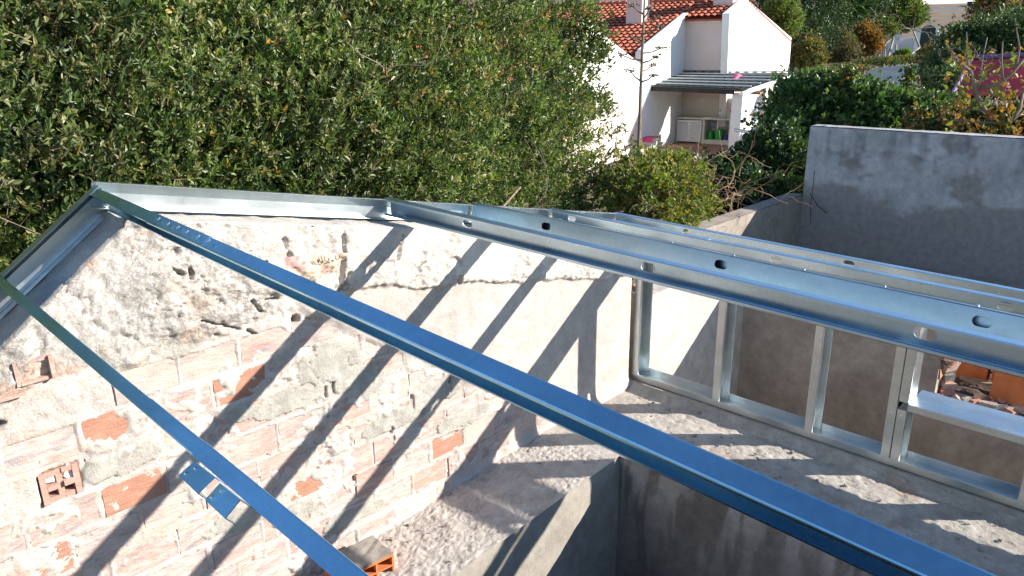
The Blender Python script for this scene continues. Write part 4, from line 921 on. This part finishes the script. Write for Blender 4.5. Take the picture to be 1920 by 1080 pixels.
blob_plant('climber_hedge', 'glossy bramble and ivy hedge above the tall grey wall', 'hedge', c, [(.62, .8, .52), (.75, .8, .50), (.8, .8, .46), (.8, .8, .40), (.45, .6, .62), (.6, .8, .28), (.32, .5, .45)], 19000, .07, .05, [(.05, .11, .03), (.075, .15, .04), (.11, .17, .05), (.035, .07, .025), (.16, .21, .07)], [4, 4, 3, 3, 1.5], onground(c[2]), 5, 'leaf', .1, .12, 1.8, .38)
# dry stems tangled in the corner
t = thing('dry_vines', 'bare tan and grey vine stems tangled in the dark corner beside the tan wall', 'vines', onground(at(1370, 370, 9.2)))
mb = MB()
for k in range(46):
    p = at(1290 + 110 * rng.random(), 420 - 90 * rng.random(), 8.6 + 1.0 * rng.random()); branchset(mb, p, (rng.normal(0, .7), rng.normal(0, .6), .5 + .4 * rng.random()), .55, .007, 1, 1.4, .7, 2, 4, -.7)
mb.build('stems', M['twig'], t, smooth=True)

# the fig like tree with bare pale branches in front of the magenta roof
t = thing('fig_tree', 'half bare tree with pale crooked branches and few brown leaves above the grey wall', 'tree', onground(at(1850, 300, 9.6)))
mb = MB()
def poly(mb, pix, r, k=6):
    P = [at(*q) for q in pix]; mb.tube(P, list(np.linspace(r, r * .5, len(P))), k)
poly(mb, [(1885, 330, 9.6), (1875, 300, 9.6), (1850, 215, 9.6), (1832, 180, 9.6), (1825, 150, 9.5), (1818, 132, 9.5)], .045, 8)
poly(mb, [(1833, 165, 9.55), (1870, 158, 9.4), (1895, 140, 9.3), (1925, 105, 9.2)], .03)
poly(mb, [(1783, 225, 9.6), (1830, 229, 9.5), (1890, 232, 9.4), (1925, 205, 9.3)], .024)
poly(mb, [(1818, 132, 9.5), (1800, 118, 9.5), (1778, 90, 9.5), (1772, 78, 9.5)], .02); poly(mb, [(1800, 118, 9.5), (1785, 104, 9.4)], .012)
poly(mb, [(1816, 130, 9.5), (1814, 100, 9.5), (1812, 60, 9.5)], .012); poly(mb, [(1835, 165, 9.5), (1842, 110, 9.5), (1851, 70, 9.5)], .012)
poly(mb, [(1890, 232, 9.4), (1912, 205, 9.4), (1918, 175, 9.4)], .03); poly(mb, [(1880, 150, 9.4), (1878, 110, 9.4), (1880, 78, 9.4)], .014)
poly(mb, [(1905, 130, 9.3), (1912, 90, 9.3), (1905, 52, 9.3)], .014); poly(mb, [(1850, 215, 9.6), (1865, 190, 9.5), (1875, 180, 9.5)], .012)
for k in range(22):
    q = at(1775 + 150 * rng.random(), 235 - 130 * rng.random(), 9.3 + .5 * rng.random()); branchset(mb, q, (rng.normal(0, .6), rng.normal(0, .5), .6), .28, .007, 1, .9, .7, 2, 4)
mb.build('trunk', M['bark'], t, smooth=True)
n = 300; q = np.array([at(1770 + 160 * rng.random(), 262 - (180 * rng.random() ** 3), 9.2 + .7 * rng.random()) for _ in range(n)])
b, d, L_, W_, C_ = sprigs(q, unit(rng.normal(0, 1, (n, 3))), 3, .1, .075, .055, pick(n, AU + YG[:2], [3, 2, 2, 2, 2, 1]), 1.0); leaves('crown', b, d, L_, W_, C_, M['leaf_soft'], t)
c = [at(1840, 255, 9.9), at(1910, 245, 9.9), at(1770, 240, 10.2)]
blob_plant('brown_undergrowth', 'shady brown green undergrowth below the half bare tree above the grey wall', 'shrub', c, [(.55, .5, .28), (.5, .5, .30), (.4, .5, .25)], 2600, .07, .05, AU + DG[:2], [2, 2, 1, 3, 3, 3], onground(c[0]), 4, 'leaf_soft', .1, .1, 2.5, .36)
# magenta panel roof
t = thing('panel_roof', 'small lean-to roof of dark magenta sheet with lilac edge behind the half bare tree', 'roof', onground(at(1850, 200, 14)))
A_, B_, C2, D_ = at(1822, 110, 14.6), at(1945, 104, 14.0), at(1945, 182, 12.2), at(1786, 178, 12.6)
mb = MB(); mb.prism([A_, B_, C2, D_], (0, 0, -.06)); mb.build('sheet', M['magenta_sheet'], t)
mb = MB(); mb.tube([D_ + (0, 0, .02), A_ + (0, 0, .02)], .035, 6); mb.build('edge_trim', M['magenta_edge'], t); mb = MB(); mb.tube([A_ + (0, 0, .02), B_ + (0, 0, .02)], .05, 6); mb.build('edge_trim', M['magenta_edge'], t)
for q in (A_, B_, C2, D_):
    mb = MB(); mb.box((q[0] - .05, q[1] - .05, gz(q)), (q[0] + .05, q[1] + .05, q[2] - .06)); mb.build('post', M['wood'], t)
# dark shrub bank upper right
c = [at(1822, 95, 21), at(1855, 85, 21), at(1915, 90, 20), at(1800, 132, 20), at(1880, 62, 24), at(1930, 60, 22), at(1782, 165, 19)]
blob_plant('dark_shrub', 'big dark rounded shrub bank at the upper right with shaded underside', 'shrub', c, [(1.05, 1.0, .75), (1.1, 1.0, .7), (1.1, 1.0, .8), (.85, .9, .6), (1.0, 1, .55), (1.0, 1, .6), (.6, .7, .5)], 17000, .075, .04, DG + [(.09, .12, .055)], [4, 4, 2, 4, 2], onground(c[1]), 5, 'leaf', .3, .12, 1.3, .34)
c = [at(1870, 22, 26), at(1925, 15, 25), at(1840, 38, 27), at(1905, 38, 24)]
blob_plant('rusty_shrub', 'rusty brown leaved shrub at the top right corner', 'shrub', c, [(.8, .8, .6), (.9, .8, .8), (.4, .5, .35), (.7, .7, .5)], 3800, .10, .075, AU + [(.07, .11, .03)], [2, 2, 1, 2, 3], onground(c[0]), 4, 'leaf_soft', .2, .16, 1.5, .40)

# garden beyond the house
c = [at(1500, 10, 40), at(1545, 25, 40), at(1480, -25, 42), at(1530, 70, 38), at(1600, -10, 43)]
blob_plant('conifer_tree', 'dark tall conifer behind the right gable of the white house', 'tree', c, [(2.0, 2, 3.0), (1.5, 1.5, 2.2), (2.5, 2, 3.2), (1.0, 1, 1.2), (2.0, 2, 2.5)], 12500, .13, .05, DG, [3, 2, .6, 4], onground(c[0]), 5, 'leaf', -.1, .3, .8, .36)
c = [at(1470, 40, 36), at(1458, 22, 36)]
blob_plant('light_green_bush', 'light yellow green bush peeping over the right gable roof', 'shrub', c, [(.75, .7, .9), (.6, .6, .6)], 2600, .12, .05, [(.16, .20, .05), (.10, .16, .04), (.2, .24, .07)], [2, 2, 1], onground(c[0]), 5, 'leaf_soft', .6, .22, 1, .36)
c = [at(1665, 25, 46), at(1705, 30, 46), at(1640, 15, 46), at(1685, 2, 46), at(1655, 55, 45), at(1720, 22, 47)]
blob_plant('pale_stem_tree', 'spreading light green tree with forked pale trunk in front of the garden wall', 'tree', c, [(1.1, 1.1, .9), (.9, .9, .8), (1.0, 1, .9), (1.2, 1, .8), (.8, .8, .6), (.5, .5, .4)], 10500, .11, .06, [(.10, .16, .04), (.15, .19, .05), (.06, .10, .03), (.22, .20, .05)], [4, 3, 3, .8], onground(at(1658, 112, 44)), 5, 'leaf_soft', .1, .18, 1.4, .38, trunkmat='bark_pale')
# agave/palm rosette crown
t = thing('palm_tree', 'spiky palm crown with shaggy trunk left of the pale stemmed tree', 'tree', onground(at(1575, 90, 42)))
pc = at(1590, 12, 42); mb = MB(); mb.tube([np.array(onground(at(1575, 90, 42))), at(1578, 60, 42), pc], [.28, .24, .22], 8); mb.build('trunk', M['bark'], t)
n = 420; dd = unit(rng.normal(0, 1, (n, 3)) + np.array([0, 0, .25])); leaves('crown', np.tile(pc, (n, 1)), dd, 1.25 * (1 + rng.normal(0, .15, n)), .07, pick(n, [(.05, .14, .03), (.08, .20, .05), (.03, .07, .02)], [3, 2, 2]) , M['leaf'], t)
for lab, px, py, dd_, n_, pal, w_ in (('olive brown shrub nearest the white gable in the garden', 1515, 95, 36, 2400, [(.17, .16, .05), (.24, .16, .04), (.09, .11, .03)], [2, 1, 2]), ('thin grey brown shrub in the garden between the ochre bushes', 1580, 90, 38, 1300, [(.12, .10, .06), (.16, .12, .07), (.08, .10, .03)], [2, 2, 1]),
                              ('orange autumn shrub in the middle of the garden', 1622, 75, 40, 2300, AU, [3, 2, 3, 1]), ('low rusty bush beside the dark arched gate', 1742, 112, 40, 1500, AU + DG[:1], [2, 3, 1, 2, 2]), ('small bright green plant before the garden wall', 1693, 103, 43, 500, [(.12, .22, .04)], [1])):
    c = [at(px, py, dd_), at(px - 12, py + 10, dd_ + .3), at(px + 14, py + 8, dd_ - .3)] if n_ > 600 else [at(px, py, dd_)]
    blob_plant('garden_shrub', lab, 'shrub', c, [(.6, .6, .75), (.5, .5, .5), (.5, .5, .5)][:len(c)] if n_ > 600 else [(.35, .35, .2)], n_, .10, .06, pal, w_, onground(c[0]), 4, 'leaf_soft', .3, .15, 2, .36, group='shrubs in the garden beyond the house')
c = [at(1650, 116, 36), at(1590, 128, 34), at(1700, 112, 37), at(1555, 140, 31)]
blob_plant('ground_cover', 'low mixed ground cover along the edge of the garden bed', 'shrub', c, [(1.2, 1.0, .10), (1.0, 1, .12), (1.1, 1, .10), (.8, .9, .2)], 3000, .09, .05, AU + DG, [1, 1, 1, 2, 3, 3, 2, 1], None, 4, 'leaf_soft', .5, .12, 1.5, .34)
# pool cover and paving
mb = MB(); pq = [at(1600, 150, 31), at(1640, 128, 33.5), at(1725, 118, 34.5), at(1722, 150, 31.5), at(1660, 180, 28), at(1600, 176, 28)]
mb.prism(pq, (0, 0, -.12)); o = mb.build('patio_paving', M['pool_paving'], None, kind='structure')
# stray climber spires above the hedge
for i, (px, py, hh) in enumerate(((1700, 165, .9), (1590, 150, .4))):
    t = thing('climber_spire', ('tall ivy wrapped spire rising from the hedge before the blue paving', 'short leafy shoot rising from the hedge left of the blue paving')[i], 'plant', at(px, py + 40, 12.3)); q = at(px, py, 12.3)
    n = 260; pts = q + np.stack([rng.normal(0, .05, n), rng.normal(0, .05, n), (rng.random(n) - .6) * hh], 1); b, d, L_, W_, C_ = sprigs(pts, unit(rng.normal(0, 1, (n, 3))), 3, .05, .055, .04, pick(n, YG[:1] + DG[:2] + AU[:1], [2, 2, 2, 1])); leaves('foliage', b, d, L_, W_, C_, M['leaf_soft'], t)
    mb = MB(); mb.tube([q - (0, 0, hh), q + (.02, 0, hh * .42)], [.02, .006], 5); mb.build('stem', M['bark'], t)

# ================================================================== GARDEN WALL, GATE AND FAR ROAD
def quadwall(mb, pa, pb, zlo, zhi, th):
    pa, pb = np.array(pa, float), np.array(pb, float); d = (pb - pa) * np.array([1, 1, 0]); n_ = np.array([-d[1], d[0], 0]); n_ /= np.linalg.norm(n_)
    mb.obox((pa[0], pa[1], zlo), (d[0], d[1], 0), n_ * th, (0, 0, zhi - zlo))
gwz = at(1700, 105, 55)[2]
t = thing('garden_wall', 'low shaded white garden wall with a dark arched gate between two piers', 'wall', at(1680, 100, 55))
mb = MB(); quadwall(mb, at(1600, 100, 57), at(1716, 100, 55), gwz - .6, at(1690, 72, 55)[2], .25); mb.build('wall_body', M['blue_white'], t)
mb = MB(); quadwall(mb, at(1665, 100, 55.2), at(1684, 100, 55.0), gwz, at(1690, 60, 55)[2], .4); mb.build('pier', M['blue_white'], t)
for a_, b_ in ((1712, 1721), (1748, 1757)):
    mb = MB(); quadwall(mb, at(a_, 100, 54.8), at(b_, 100, 54.7), gwz - .4, at(1720, 54, 55)[2], .5); mb.build('pier', M['white_wall'], t)
g = MB(); P0_, P1_ = at(1721, 100, 54.9), at(1748, 100, 54.8); pts = []
for k in range(13):
    s_ = k / 12; q = P0_ * (1 - s_) + P1_ * s_; pts.append((q[0], q[1], at(1735, 54, 55)[2] + .25 * math.sin(s_ * math.pi)))
g.prism([(P0_[0], P0_[1], gwz - .4), (P1_[0], P1_[1], gwz - .4)] + pts[::-1], FH * .06); g.build('gate', M['gate'], t)
mb = MB(); mb.tube([at(1679, 108, 45), at(1680, 84, 45)], .06, 6); tag(mb.build('tree_stake', M['bark_pale'], None), 'short pale wooden stake beside the forked tree trunk', 'stake')
t = thing('roadside_wall', 'bright white low wall along the far road at the top edge', 'wall', fr3(107, 70, 4.2)); mb = MB(); mb.prism([fr3(107, 40, 4.0), fr3(107.3, 40, 4.0), fr3(107.3, 40, 6.8), fr3(107, 40, 6.8)], RH * 80 + FH * 28); mb.build('wall_body', M['white_wall'], t)
mb = MB(); q = at(1822, 12, 104); mb.box((q[0] - .5, q[1] - .5, 4.16), (q[0] + .5, q[1] + .5, 5.3)); mb.box((q[0] - .56, q[1] - .56, 5.3), (q[0] + .56, q[1] + .56, 5.4)); tag(mb.build('waste_bin', M['gate'], None), 'dark green wheeled waste bin standing by the far road', 'bin')
mb = MB(); q = at(1860, 4, 104); mb.box((q[0] - .6, q[1] - .5, 4.16), (q[0] + .6, q[1] + .5, 5.7)); mb.box((q[0] - .64, q[1] - .54, 5.7), (q[0] + .64, q[1] + .54, 5.8)); tag(mb.build('recycling_bin', M['blue_plastic'], None), 'blue recycling container by the far road', 'bin')

# ================================================================== WHITE HOUSE WITH PATIO
aa = R_(31); VH = math.cos(aa) * FH + math.sin(aa) * RH; UH = -math.sin(aa) * FH + math.cos(aa) * RH
VH[2] = UH[2] = 0
P0 = at(1368, 135, 27); U1 = UH @ P0; V1 = VH @ P0
def H(u, v, z): q = UH * (U1 + u) + VH * (V1 + v); return np.array([q[0], q[1], z])
def hu(px, py, u): q = ray(px, py); return q * ((U1 + u) / (UH @ q))
def hv(px, py, v): q = ray(px, py); return q * ((V1 + v) / (VH @ q))
FZ = -3.45
hs = thing('white_house', 'white and pale pink house with terracotta tiled roof, bright right gable and covered patio kitchen', 'house', H(-2, 2, FZ))
# right gable block
g1 = [hu(1368, 25, 0), hu(1400, -2, 0), hu(1484, 71, 0), hu(1479, 140, 0), hu(1368, 140, 0)]
g1[3][2] = g1[4][2] = FZ
mb = MB(); mb.prism(g1, UH * -.25); mb.build('gable_wall', M['white_wall'], hs)
mb = MB(); mb.prism([H(-4.2, 0, FZ), H(-.001, 0, FZ), H(-.001, 0, .93), H(-4.2, 0, .93)], VH * .25); mb.build('front_wall', M['pink_wall'], hs)
mb = MB(); mb.prism([H(-1.74, -.04, .80), H(.03, -.04, .80), H(.03, -.04, .92), H(-1.74, -.04, .92)], VH * .06); mb.build('cornice', M['white_wall'], hs)
# wing side wall (bright, sloping top)
U2 = -1.72
mb = MB(); mb.prism([H(U2, 0, FZ), H(U2, 0, 1.06), H(U2, -4.2, -.16), H(U2, -4.2, FZ)], UH * -.25); mb.build('side_wall', M['white_wall'], hs)
mb = MB(); mb.prism([H(U2 + .04, .05, 1.08), H(U2 + .04, .05, 1.16), H(U2 + .04, -4.26, -.09), H(U2 + .04, -4.26, -.17)], UH * -.2); mb.build('coping', M['white_wall'], hs)
# nearer left gable, mostly behind the evergreen tree
U3 = -1.74
g3 = [hu(1060, 60, U3), hu(1106, 42, U3), hu(1135, 68, U3), hu(1201, 120, U3), hu(1201, 300, U3), hu(1060, 300, U3)]
g3[-1][2] = g3[-2][2] = FZ; VG = float(VH @ hu(1106, 42, U3) - V1); ZG = float(hu(1106, 42, U3)[2]); VL = float(VH @ g3[0] - V1); mb = MB(); zc = -1.25; gu = [p_.copy() for p_ in g3]; gu[-1][2] = gu[-2][2] = zc; mb.prism(gu, UH * -.25); mb.build('gable_wall', M['white_wall'], hs)
mb = MB(); gl = [gu[-1], gu[-2], g3[-2], g3[-1]]; mb.prism([p_ - UH * .03 for p_ in gl], UH * -.22); mb.build('lower_wall', M['pink_wall'], hs)
# tiled roofs: barrel tiles in rows that run up the slope
def tiled(name, u0, u1, v0, z0, v1, z1, pitch=.23, row=.36):
    cols = int(abs(u1 - u0) / pitch); rows = max(2, int(math.hypot(v1 - v0, z1 - z0) / row)); k = 7; Vs = []; Fs = []
    sl = np.array([0, v1 - v0, z1 - z0]); nrm = np.array([0, -(z1 - z0), v1 - v0]); nrm /= np.linalg.norm(nrm)
    for c_ in range(cols):
        for r_ in range(rows):
            base = len(Vs); jx = rng.normal(0, .006)
            for e in (0, 1):
                for i in range(k):
                    th = math.pi * i / (k - 1); rad = pitch * (.50 if e == 0 else .42); off = .03 if e == 0 else .0
                    uu = u0 + (c_ + .5) * pitch * (1 if u1 > u0 else -1) - rad * math.cos(th) + jx; h_ = rad * .75 * math.sin(th) + off
                    f_ = (r_ + e * 1.06) / rows; Vs.append(H(uu, v0 + (v1 - v0) * f_ + nrm[1] * h_, z0 + (z1 - z0) * f_ + nrm[2] * h_))
            for i in range(k - 1): Fs.append((base + i, base + i + 1, base + k + i + 1, base + k + i))
    return npmesh(name, np.array(Vs), np.array(Fs), M['tile_roof'], hs, kind='stuff')
tiled('roof_tiles', -1.75, -.02, -.25, .95, 2.1, 1.62); mb = MB(); mb.prism([H(-1.75, -.2, .90), H(-1.75, 2.1, 1.56), H(-.02, 2.1, 1.56), H(-.02, -.2, .90)], (0, 0, -.06)); mb.build('roof', M['tile_roof'], hs)
tiled('roof_tiles', -8.5, -1.98, -4.3, -.27, 2.1, 1.62); mb = MB(); mb.prism([H(-8.5, -4.35, -.33), H(-8.5, 2.1, 1.56), H(-1.98, 2.1, 1.56), H(-1.98, -4.35, -.33)], (0, 0, -.06)); mb.build('roof', M['tile_roof'], hs)
tiled('roof_tiles', -8.5, -1.98, VG - 4, ZG - 1.5, VG, ZG - .05)
mb = MB(); mb.prism([H(-8.5, -4.35, -.35), H(-1.98, -4.35, -.35), H(-1.98, VG, ZG - .1), H(-8.5, VG, ZG - .1)], (0, 0, -.06)); mb.build('roof', M['tile_roof'], hs)
for j in range(30):                                            # ridge tiles
    u_ = -8.4 + j * .285; mb = MB(); mb.tube([H(u_, 2.1, 1.66), H(u_ + .30, 2.1, 1.69)], [.10, .115], 8); mb.build('ridge_tile', M['tile_roof'], hs)
mb = MB(); mb.prism([H(-8.5, 2.15, 1.55), H(0, 2.15, 1.55), H(0, 10.3, .2), H(-8.5, 10.3, .2)], (0, 0, -.1)); mb.build('roof', M['tile_roof'], hs)
# chimneys
def chimney(pxl, pxr, v_, ztop):
    a_, b_ = hv(pxl, 60, v_), hv(pxr, 60, v_); ua, ub = UH @ a_ - U1, UH @ b_ - U1; mb = MB(); mb.obox(H(ua, v_, .3), UH * (ub - ua), VH * .75, (0, 0, ztop - .3)); return mb.build('chimney', M['pink_wall'], hs)
chimney(1173, 1202, -.9, 3.0); chimney(1334, 1370, 1.2, 3.2)
# patio: slab, back wall finish, left wall and shutters
mb = MB(); mb.prism([H(-4.5, -5.5, FZ), H(3.0, -5.5, FZ), H(3.0, .0, FZ), H(-4.5, 0, FZ)], (0, 0, -.25)); mb.build('patio_floor', M['tile_floor'], hs)
# side wall under the canopy with shutter door and window
mb = MB(); mb.obox(H(-2.05, -1.45, FZ), UH * .30, VH * 1.42, (0, 0, 2.45)); mb.build('side_wall', M['white_wall'], hs)
def louvre(u_, v0, v1, z0, z1, axis='v', n=14, nm='shutter'):
    """louvred leaf on a face normal to UH (axis v) or to -VH (axis u)"""
    mb = MB(); f = lambda s, z, d: H(u_ + d, s, z) if axis == 'v' else H(s, u_ - d, z)
    def bar(s0, s1, za, zb, d0, d1):
        a = f(s0, za, d0); mb.obox(a, f(s1, za, d0) - a, f(s0, zb, d0) - a, f(s0, za, d1) - a)
    bar(v0, v0 + .05, z0, z1, 0, .04); bar(v1 - .05, v1, z0, z1, 0, .04); bar(v0 + .05, v1 - .05, z0, z0 + .07, 0, .04); bar(v0 + .05, v1 - .05, z1 - .07, z1, 0, .04)
    for i in range(n):
        za = z0 + .08 + (z1 - z0 - .16) * i / n; h_ = (z1 - z0 - .16) / n; a = f(v0 + .05, za, .035)
        mb.obox(a, f(v1 - .05, za, .035) - a, f(v0 + .05, za + h_ * .8, .012) - a, f(v0 + .05, za, .025) - a)
    mb2 = MB(); return mb.build(nm, M['shutter'], hs)
louvre(-1.75, -1.40, -.95, FZ + .05, FZ + 2.05, 'v', 20, 'shutter_door')
louvre(-1.75, -.92, -.48, -2.15, -1.25, 'v', 12); louvre(-1.75, -.46, -.04, -2.15, -1.25, 'v', 12)
mb = MB(); mb.obox(H(-1.75, -.95, -2.25), UH * .08, VH * .95, (0, 0, .07)); mb.build('window_sill', M['white_wall'], hs)
# kitchen counter against the back wall
mb = MB(); mb.obox(H(-1.70, -.62, FZ + .88), UH * 2.05, VH * .60, (0, 0, .06)); mb.build('counter_top', M['cream'], hs)
for u_, w_, h_ in ((-1.70, .06, .88), (-.72, .10, .88), (.27, .08, .88), (-.619, .888, .16)): mb = MB(); mb.obox(H(u_, -.56, FZ), UH * w_, VH * .54, (0, 0, h_)); mb.build('counter_base', M['cream'], hs)
louvre(-.565, -1.63, -1.18, FZ + .06, FZ + .84, 'u', 14, 'cupboard_door'); louvre(-.565, -1.17, -.73, FZ + .06, FZ + .84, 'u', 14, 'cupboard_door')
mb = MB(); mb.obox(H(-.62, -.05, FZ + .16), UH * .89, VH * .02, (0, 0, .72)); mb.build('niche_back', M['grey_wall'], hs)
mb = MB(); mb.obox(H(-.45, -.48, FZ + .942), UH * .5, VH * .34, (0, 0, .01)); mb.build('sink', M['steel'], hs)
mb = MB(); mb.tube([H(-.18, -.12, FZ + .94), H(-.18, -.12, FZ + 1.16), H(-.19, -.17, FZ + 1.22), H(-.2, -.26, FZ + 1.22), H(-.2, -.29, FZ + 1.15)], .014, 6); mb.build('tap', M['steel'], hs)
mb = MB(); mb.tube([H(-.2, -.35, FZ + .88), H(-.2, -.33, FZ + .45), H(-.1, -.2, FZ + .4)], .03, 6); mb.build('drain_pipe', M['white_bar'], hs)
def bucket(label, u_, v_, z_, r, h, mat):
    t = thing('bucket', label, 'bucket', H(u_, v_, z_), 'plastic buckets under the patio sink'); mb = MB(); c = H(u_, v_, z_); k = 14
    mb.tube([c, c + (0, 0, h)], [r * .78, r], k, cap=False); mb.tube([c + (0, 0, .01), c + (0, 0, .012)], [r * .76, r * .76], k); mb.build('tub', M[mat], t, smooth=True)
    mb = MB(); mb.tube([c + np.array([math.cos(2 * math.pi * q / 14) * r, math.sin(2 * math.pi * q / 14) * r, h]) for q in range(15)], .012, 5, cap=False); mb.build('rim', M[mat], t)
bucket('tall green bucket in the niche under the patio sink', -.12, -.36, FZ + .16, .17, .36, 'green_plastic'); bucket('smaller green tub left of the tall green bucket', -.46, -.30, FZ + .16, .12, .26, 'green_plastic'); bucket('blue tub at the right of the niche under the patio sink', .13, -.34, FZ + .16, .10, .16, 'blue_plastic')
mb = MB(); mb.obox(H(-1.0, -.02, -1.98), UH * .12, VH * .015, (0, 0, .09)); mb.build('socket', M['white_bar'], hs)
mb = MB(); mb.prism([H(-1.74, -.012, FZ + .94), H(.30, -.012, FZ + .94), H(.30, -.012, FZ + 1.62), H(-1.74, -.012, FZ + 1.62)], VH * .01); mb.build('splashback', M['cream'], hs)
# canopy
cz0, cz1 = -.93, -1.30; cn = thing('patio_canopy', 'low pitched patio canopy of dark sheets and pale bars with black front edge', 'canopy', H(-.5, -1.6, FZ))
cA, cB, cC, cD = H(-2.04, -.03, cz0), H(2.3, -.03, cz0), H(1.32, -3.3, cz1 - .08), H(-2.1, -3.3, cz1)
for i in range(6):
    s0, s1 = i / 6, (i + 1) / 6; a, b, c, d = cA * (1 - s0) + cD * s0, cB * (1 - s0) + cC * s0, cB * (1 - s1) + cC * s1, cA * (1 - s1) + cD * s1
    nw = 28; mb = MB(); vs = []
    for j in range(nw + 1):
        q = j / nw; w0 = a * (1 - q) + b * q; w1 = d * (1 - q) + c * q; hh = .022 * math.sin(j * math.pi / 1)+ (.03 if j % 2 else 0); vs += [w0 + (0, 0, hh), w1 + (0, 0, hh)]
    mb.add(vs, [(2 * j, 2 * j + 1, 2 * j + 3, 2 * j + 2) for j in range(nw)]); mb.add([v_ - np.array([0, 0, .012]) for v_ in vs], [(2 * j, 2 * j + 2, 2 * j + 3, 2 * j + 1) for j in range(nw)]); mb.build('roof_sheet', M['canopy_sheet'], cn)
for i in range(7):
    s0 = i / 6; a, b = cA * (1 - s0) + cD * s0, cB * (1 - s0) + cC * s0; mb = MB(); mb.obox(a + (0, 0, .035), b - a, VH * -.035, (0, 0, .035)); mb.build('crossbar', M['white_bar' if 0 < i < 6 else 'black_trim'], cn)
mb = MB(); mb.obox(cD + (0, 0, -.12), (cC - cD) * .93, VH * .06, (0, 0, .14)); mb.build('front_fascia', M['black_trim'], cn)
mb = MB(); mb.tube([cB + (0, 0, -.08), cC + (0, 0, -.1)], .07, 6); mb.build('side_beam', M['white_wall'], cn)
for q, r in ((H(1.12, -3.05, 0), .17),):
    mb = MB(); mb.obox(H(.98, -3.1, FZ), UH * .34, VH * .36, (0, 0, cz1 - .18 - FZ)); mb.build('pillar', M['white_wall'], cn)
mb = MB(); mb.obox(H(-2.15, -3.3, FZ), UH * .22, VH * .22, (0, 0, cz1 - .12 - FZ)); mb.build('pillar', M['pink_wall'], cn)
# white screen wall with brick shelves to the right of the pillar
t = thing('shelf_wall', 'white side screen with terracotta shelves and scalloped top right of the patio pillar', 'wall', H(1.9, -1.3, FZ))
mb = MB(); mb.obox(H(1.80, -.3, FZ), UH * .2, VH * .3, (0, 0, cz0 - .2 - FZ)); mb.obox(H(1.55, -1.75, FZ), UH * .18, VH * .25, (0, 0, 2.1)); mb.obox(H(1.95, -1.1, FZ), UH * .9, VH * .15, (0, 0, 2.0)); mb.build('wall_body', M['white_wall'], t)
for z_ in (FZ + .6, FZ + 1.2, FZ + 1.9):
    mb = MB(); mb.obox(H(.35, -.9, z_), UH * .55, VH * .25, (0, 0, .07)); mb.build('shelf', M['wood'], t); mb = MB(); mb.obox(H(1.35, -2.2, z_), UH * .3, VH * 1.5, (0, 0, .07)); mb.build('shelf', M['wood'], t)
# things on and round the patio
t = thing('pink_ball_toy', 'crumpled pink red plastic toy lying on the canopy roof', 'toy', hv(1383, 150, -1.2)); mb = MB(); c = hv(1383, 147, -1.2)
mb.tube([c + np.array([-.22, 0, -.06]), c + np.array([.0, .05, .04]), c + np.array([.16, 0, .02]), c + np.array([.32, -.05, -.05])], [.08, .13, .11, .05], 8); mb.build('body', M['pink_plastic'], t)
t = thing('pink_table', 'garden table with a bright pink cloth beside the dry stalk', 'table', H(-2.2, -3.9, FZ)); q0 = hv(1176, 258, -3.9); zt_ = q0[2]
mb = MB(); mb.obox(np.array([q0[0], q0[1], zt_]), UH * .95, VH * .6, (0, 0, .03)); mb.obox(np.array([q0[0], q0[1], zt_ - .12]), UH * .95, VH * .02, (0, 0, .12)); mb.build('cloth', M['pink_plastic'], t)
for du, dv in ((.08, .05), (.85, .05), (.08, .52), (.85, .52)):
    mb = MB(); c = q0 + UH * du + VH * dv; mb.tube([(c[0], c[1], FZ), (c[0], c[1], zt_)], .02, 6); mb.build('leg', M['white_bar'], t)
t = thing('steel_pipe', 'grey metal pipe sticking out to the right of the patio pillar', 'pipe', hv(1378, 243, -3.6)); mb = MB(); mb.tube([hv(1378, 243, -3.6), hv(1420, 251, -3.9)], .055, 8); mb.build('tube', M['galv'], t)
# pot like stones and brick steps seen through the shrubs
t = thing('brick_steps', 'low terracotta brick steps glimpsed between the shrubs below the patio', 'steps', onground(at(1160, 330, 14)))
for i in range(3):
    for j in range(6):
        mb = MB(); q = at(1135 + 11 * j, 318 + 12 * i, 14.5 - .5 * i); mb.obox(q, UH * .105, VH * .2, (0, 0, .09)); mb.build('brick', M['brick_clean' if (i + j) % 3 else 'brick_half'], t)
# dead agave flower stalk
t = thing('agave_stalk', 'tall dead agave flower stalk with drooping seed clusters in front of the house', 'dead plant', at(1197, 285, 16))
mb = MB(); SP = [at(1196, 300, 16), at(1199, 240, 16), at(1202, 150, 16), at(1206, 60, 16), at(1210, -40, 16), at(1213, -90, 16)]; mb.tube(SP, [.042, .038, .034, .027, .016, .008], 8); mb.build('stem', M['bark'], t)
for i, (sx, sy, ex, ey) in enumerate(((1206, 20, 1186, 10), (1207, 28, 1218, 14), (1206, 38, 1232, 32), (1205, 58, 1235, 50), (1204, 74, 1188, 70), (1204, 94, 1241, 90), (1203, 107, 1166, 103), (1203, 112, 1230, 106), (1202, 128, 1224, 122), (1201, 146, 1181, 132), (1201, 148, 1226, 141), (1209, -10, 1230, -20))):
    a, b = at(sx, sy + 6, 16), at(ex, ey, 16 + rng.normal(0, .3)); mid = (a + b) / 2 + np.array([0, 0, -.03]); mb = MB(); mb.tube([a, mid, b], [.022, .016, .012], 5)
    for k in range(16): chunk(mb, b + rng.normal(0, 1, 3) * np.array([.06, .06, .022]), (.035, .03, .03))
    mb.build('side_branch', M['bark'], t)
print('faces', sum(len(o.data.polygons) for o in sc.objects if o.type == 'MESH'), 'objects', len(sc.objects))
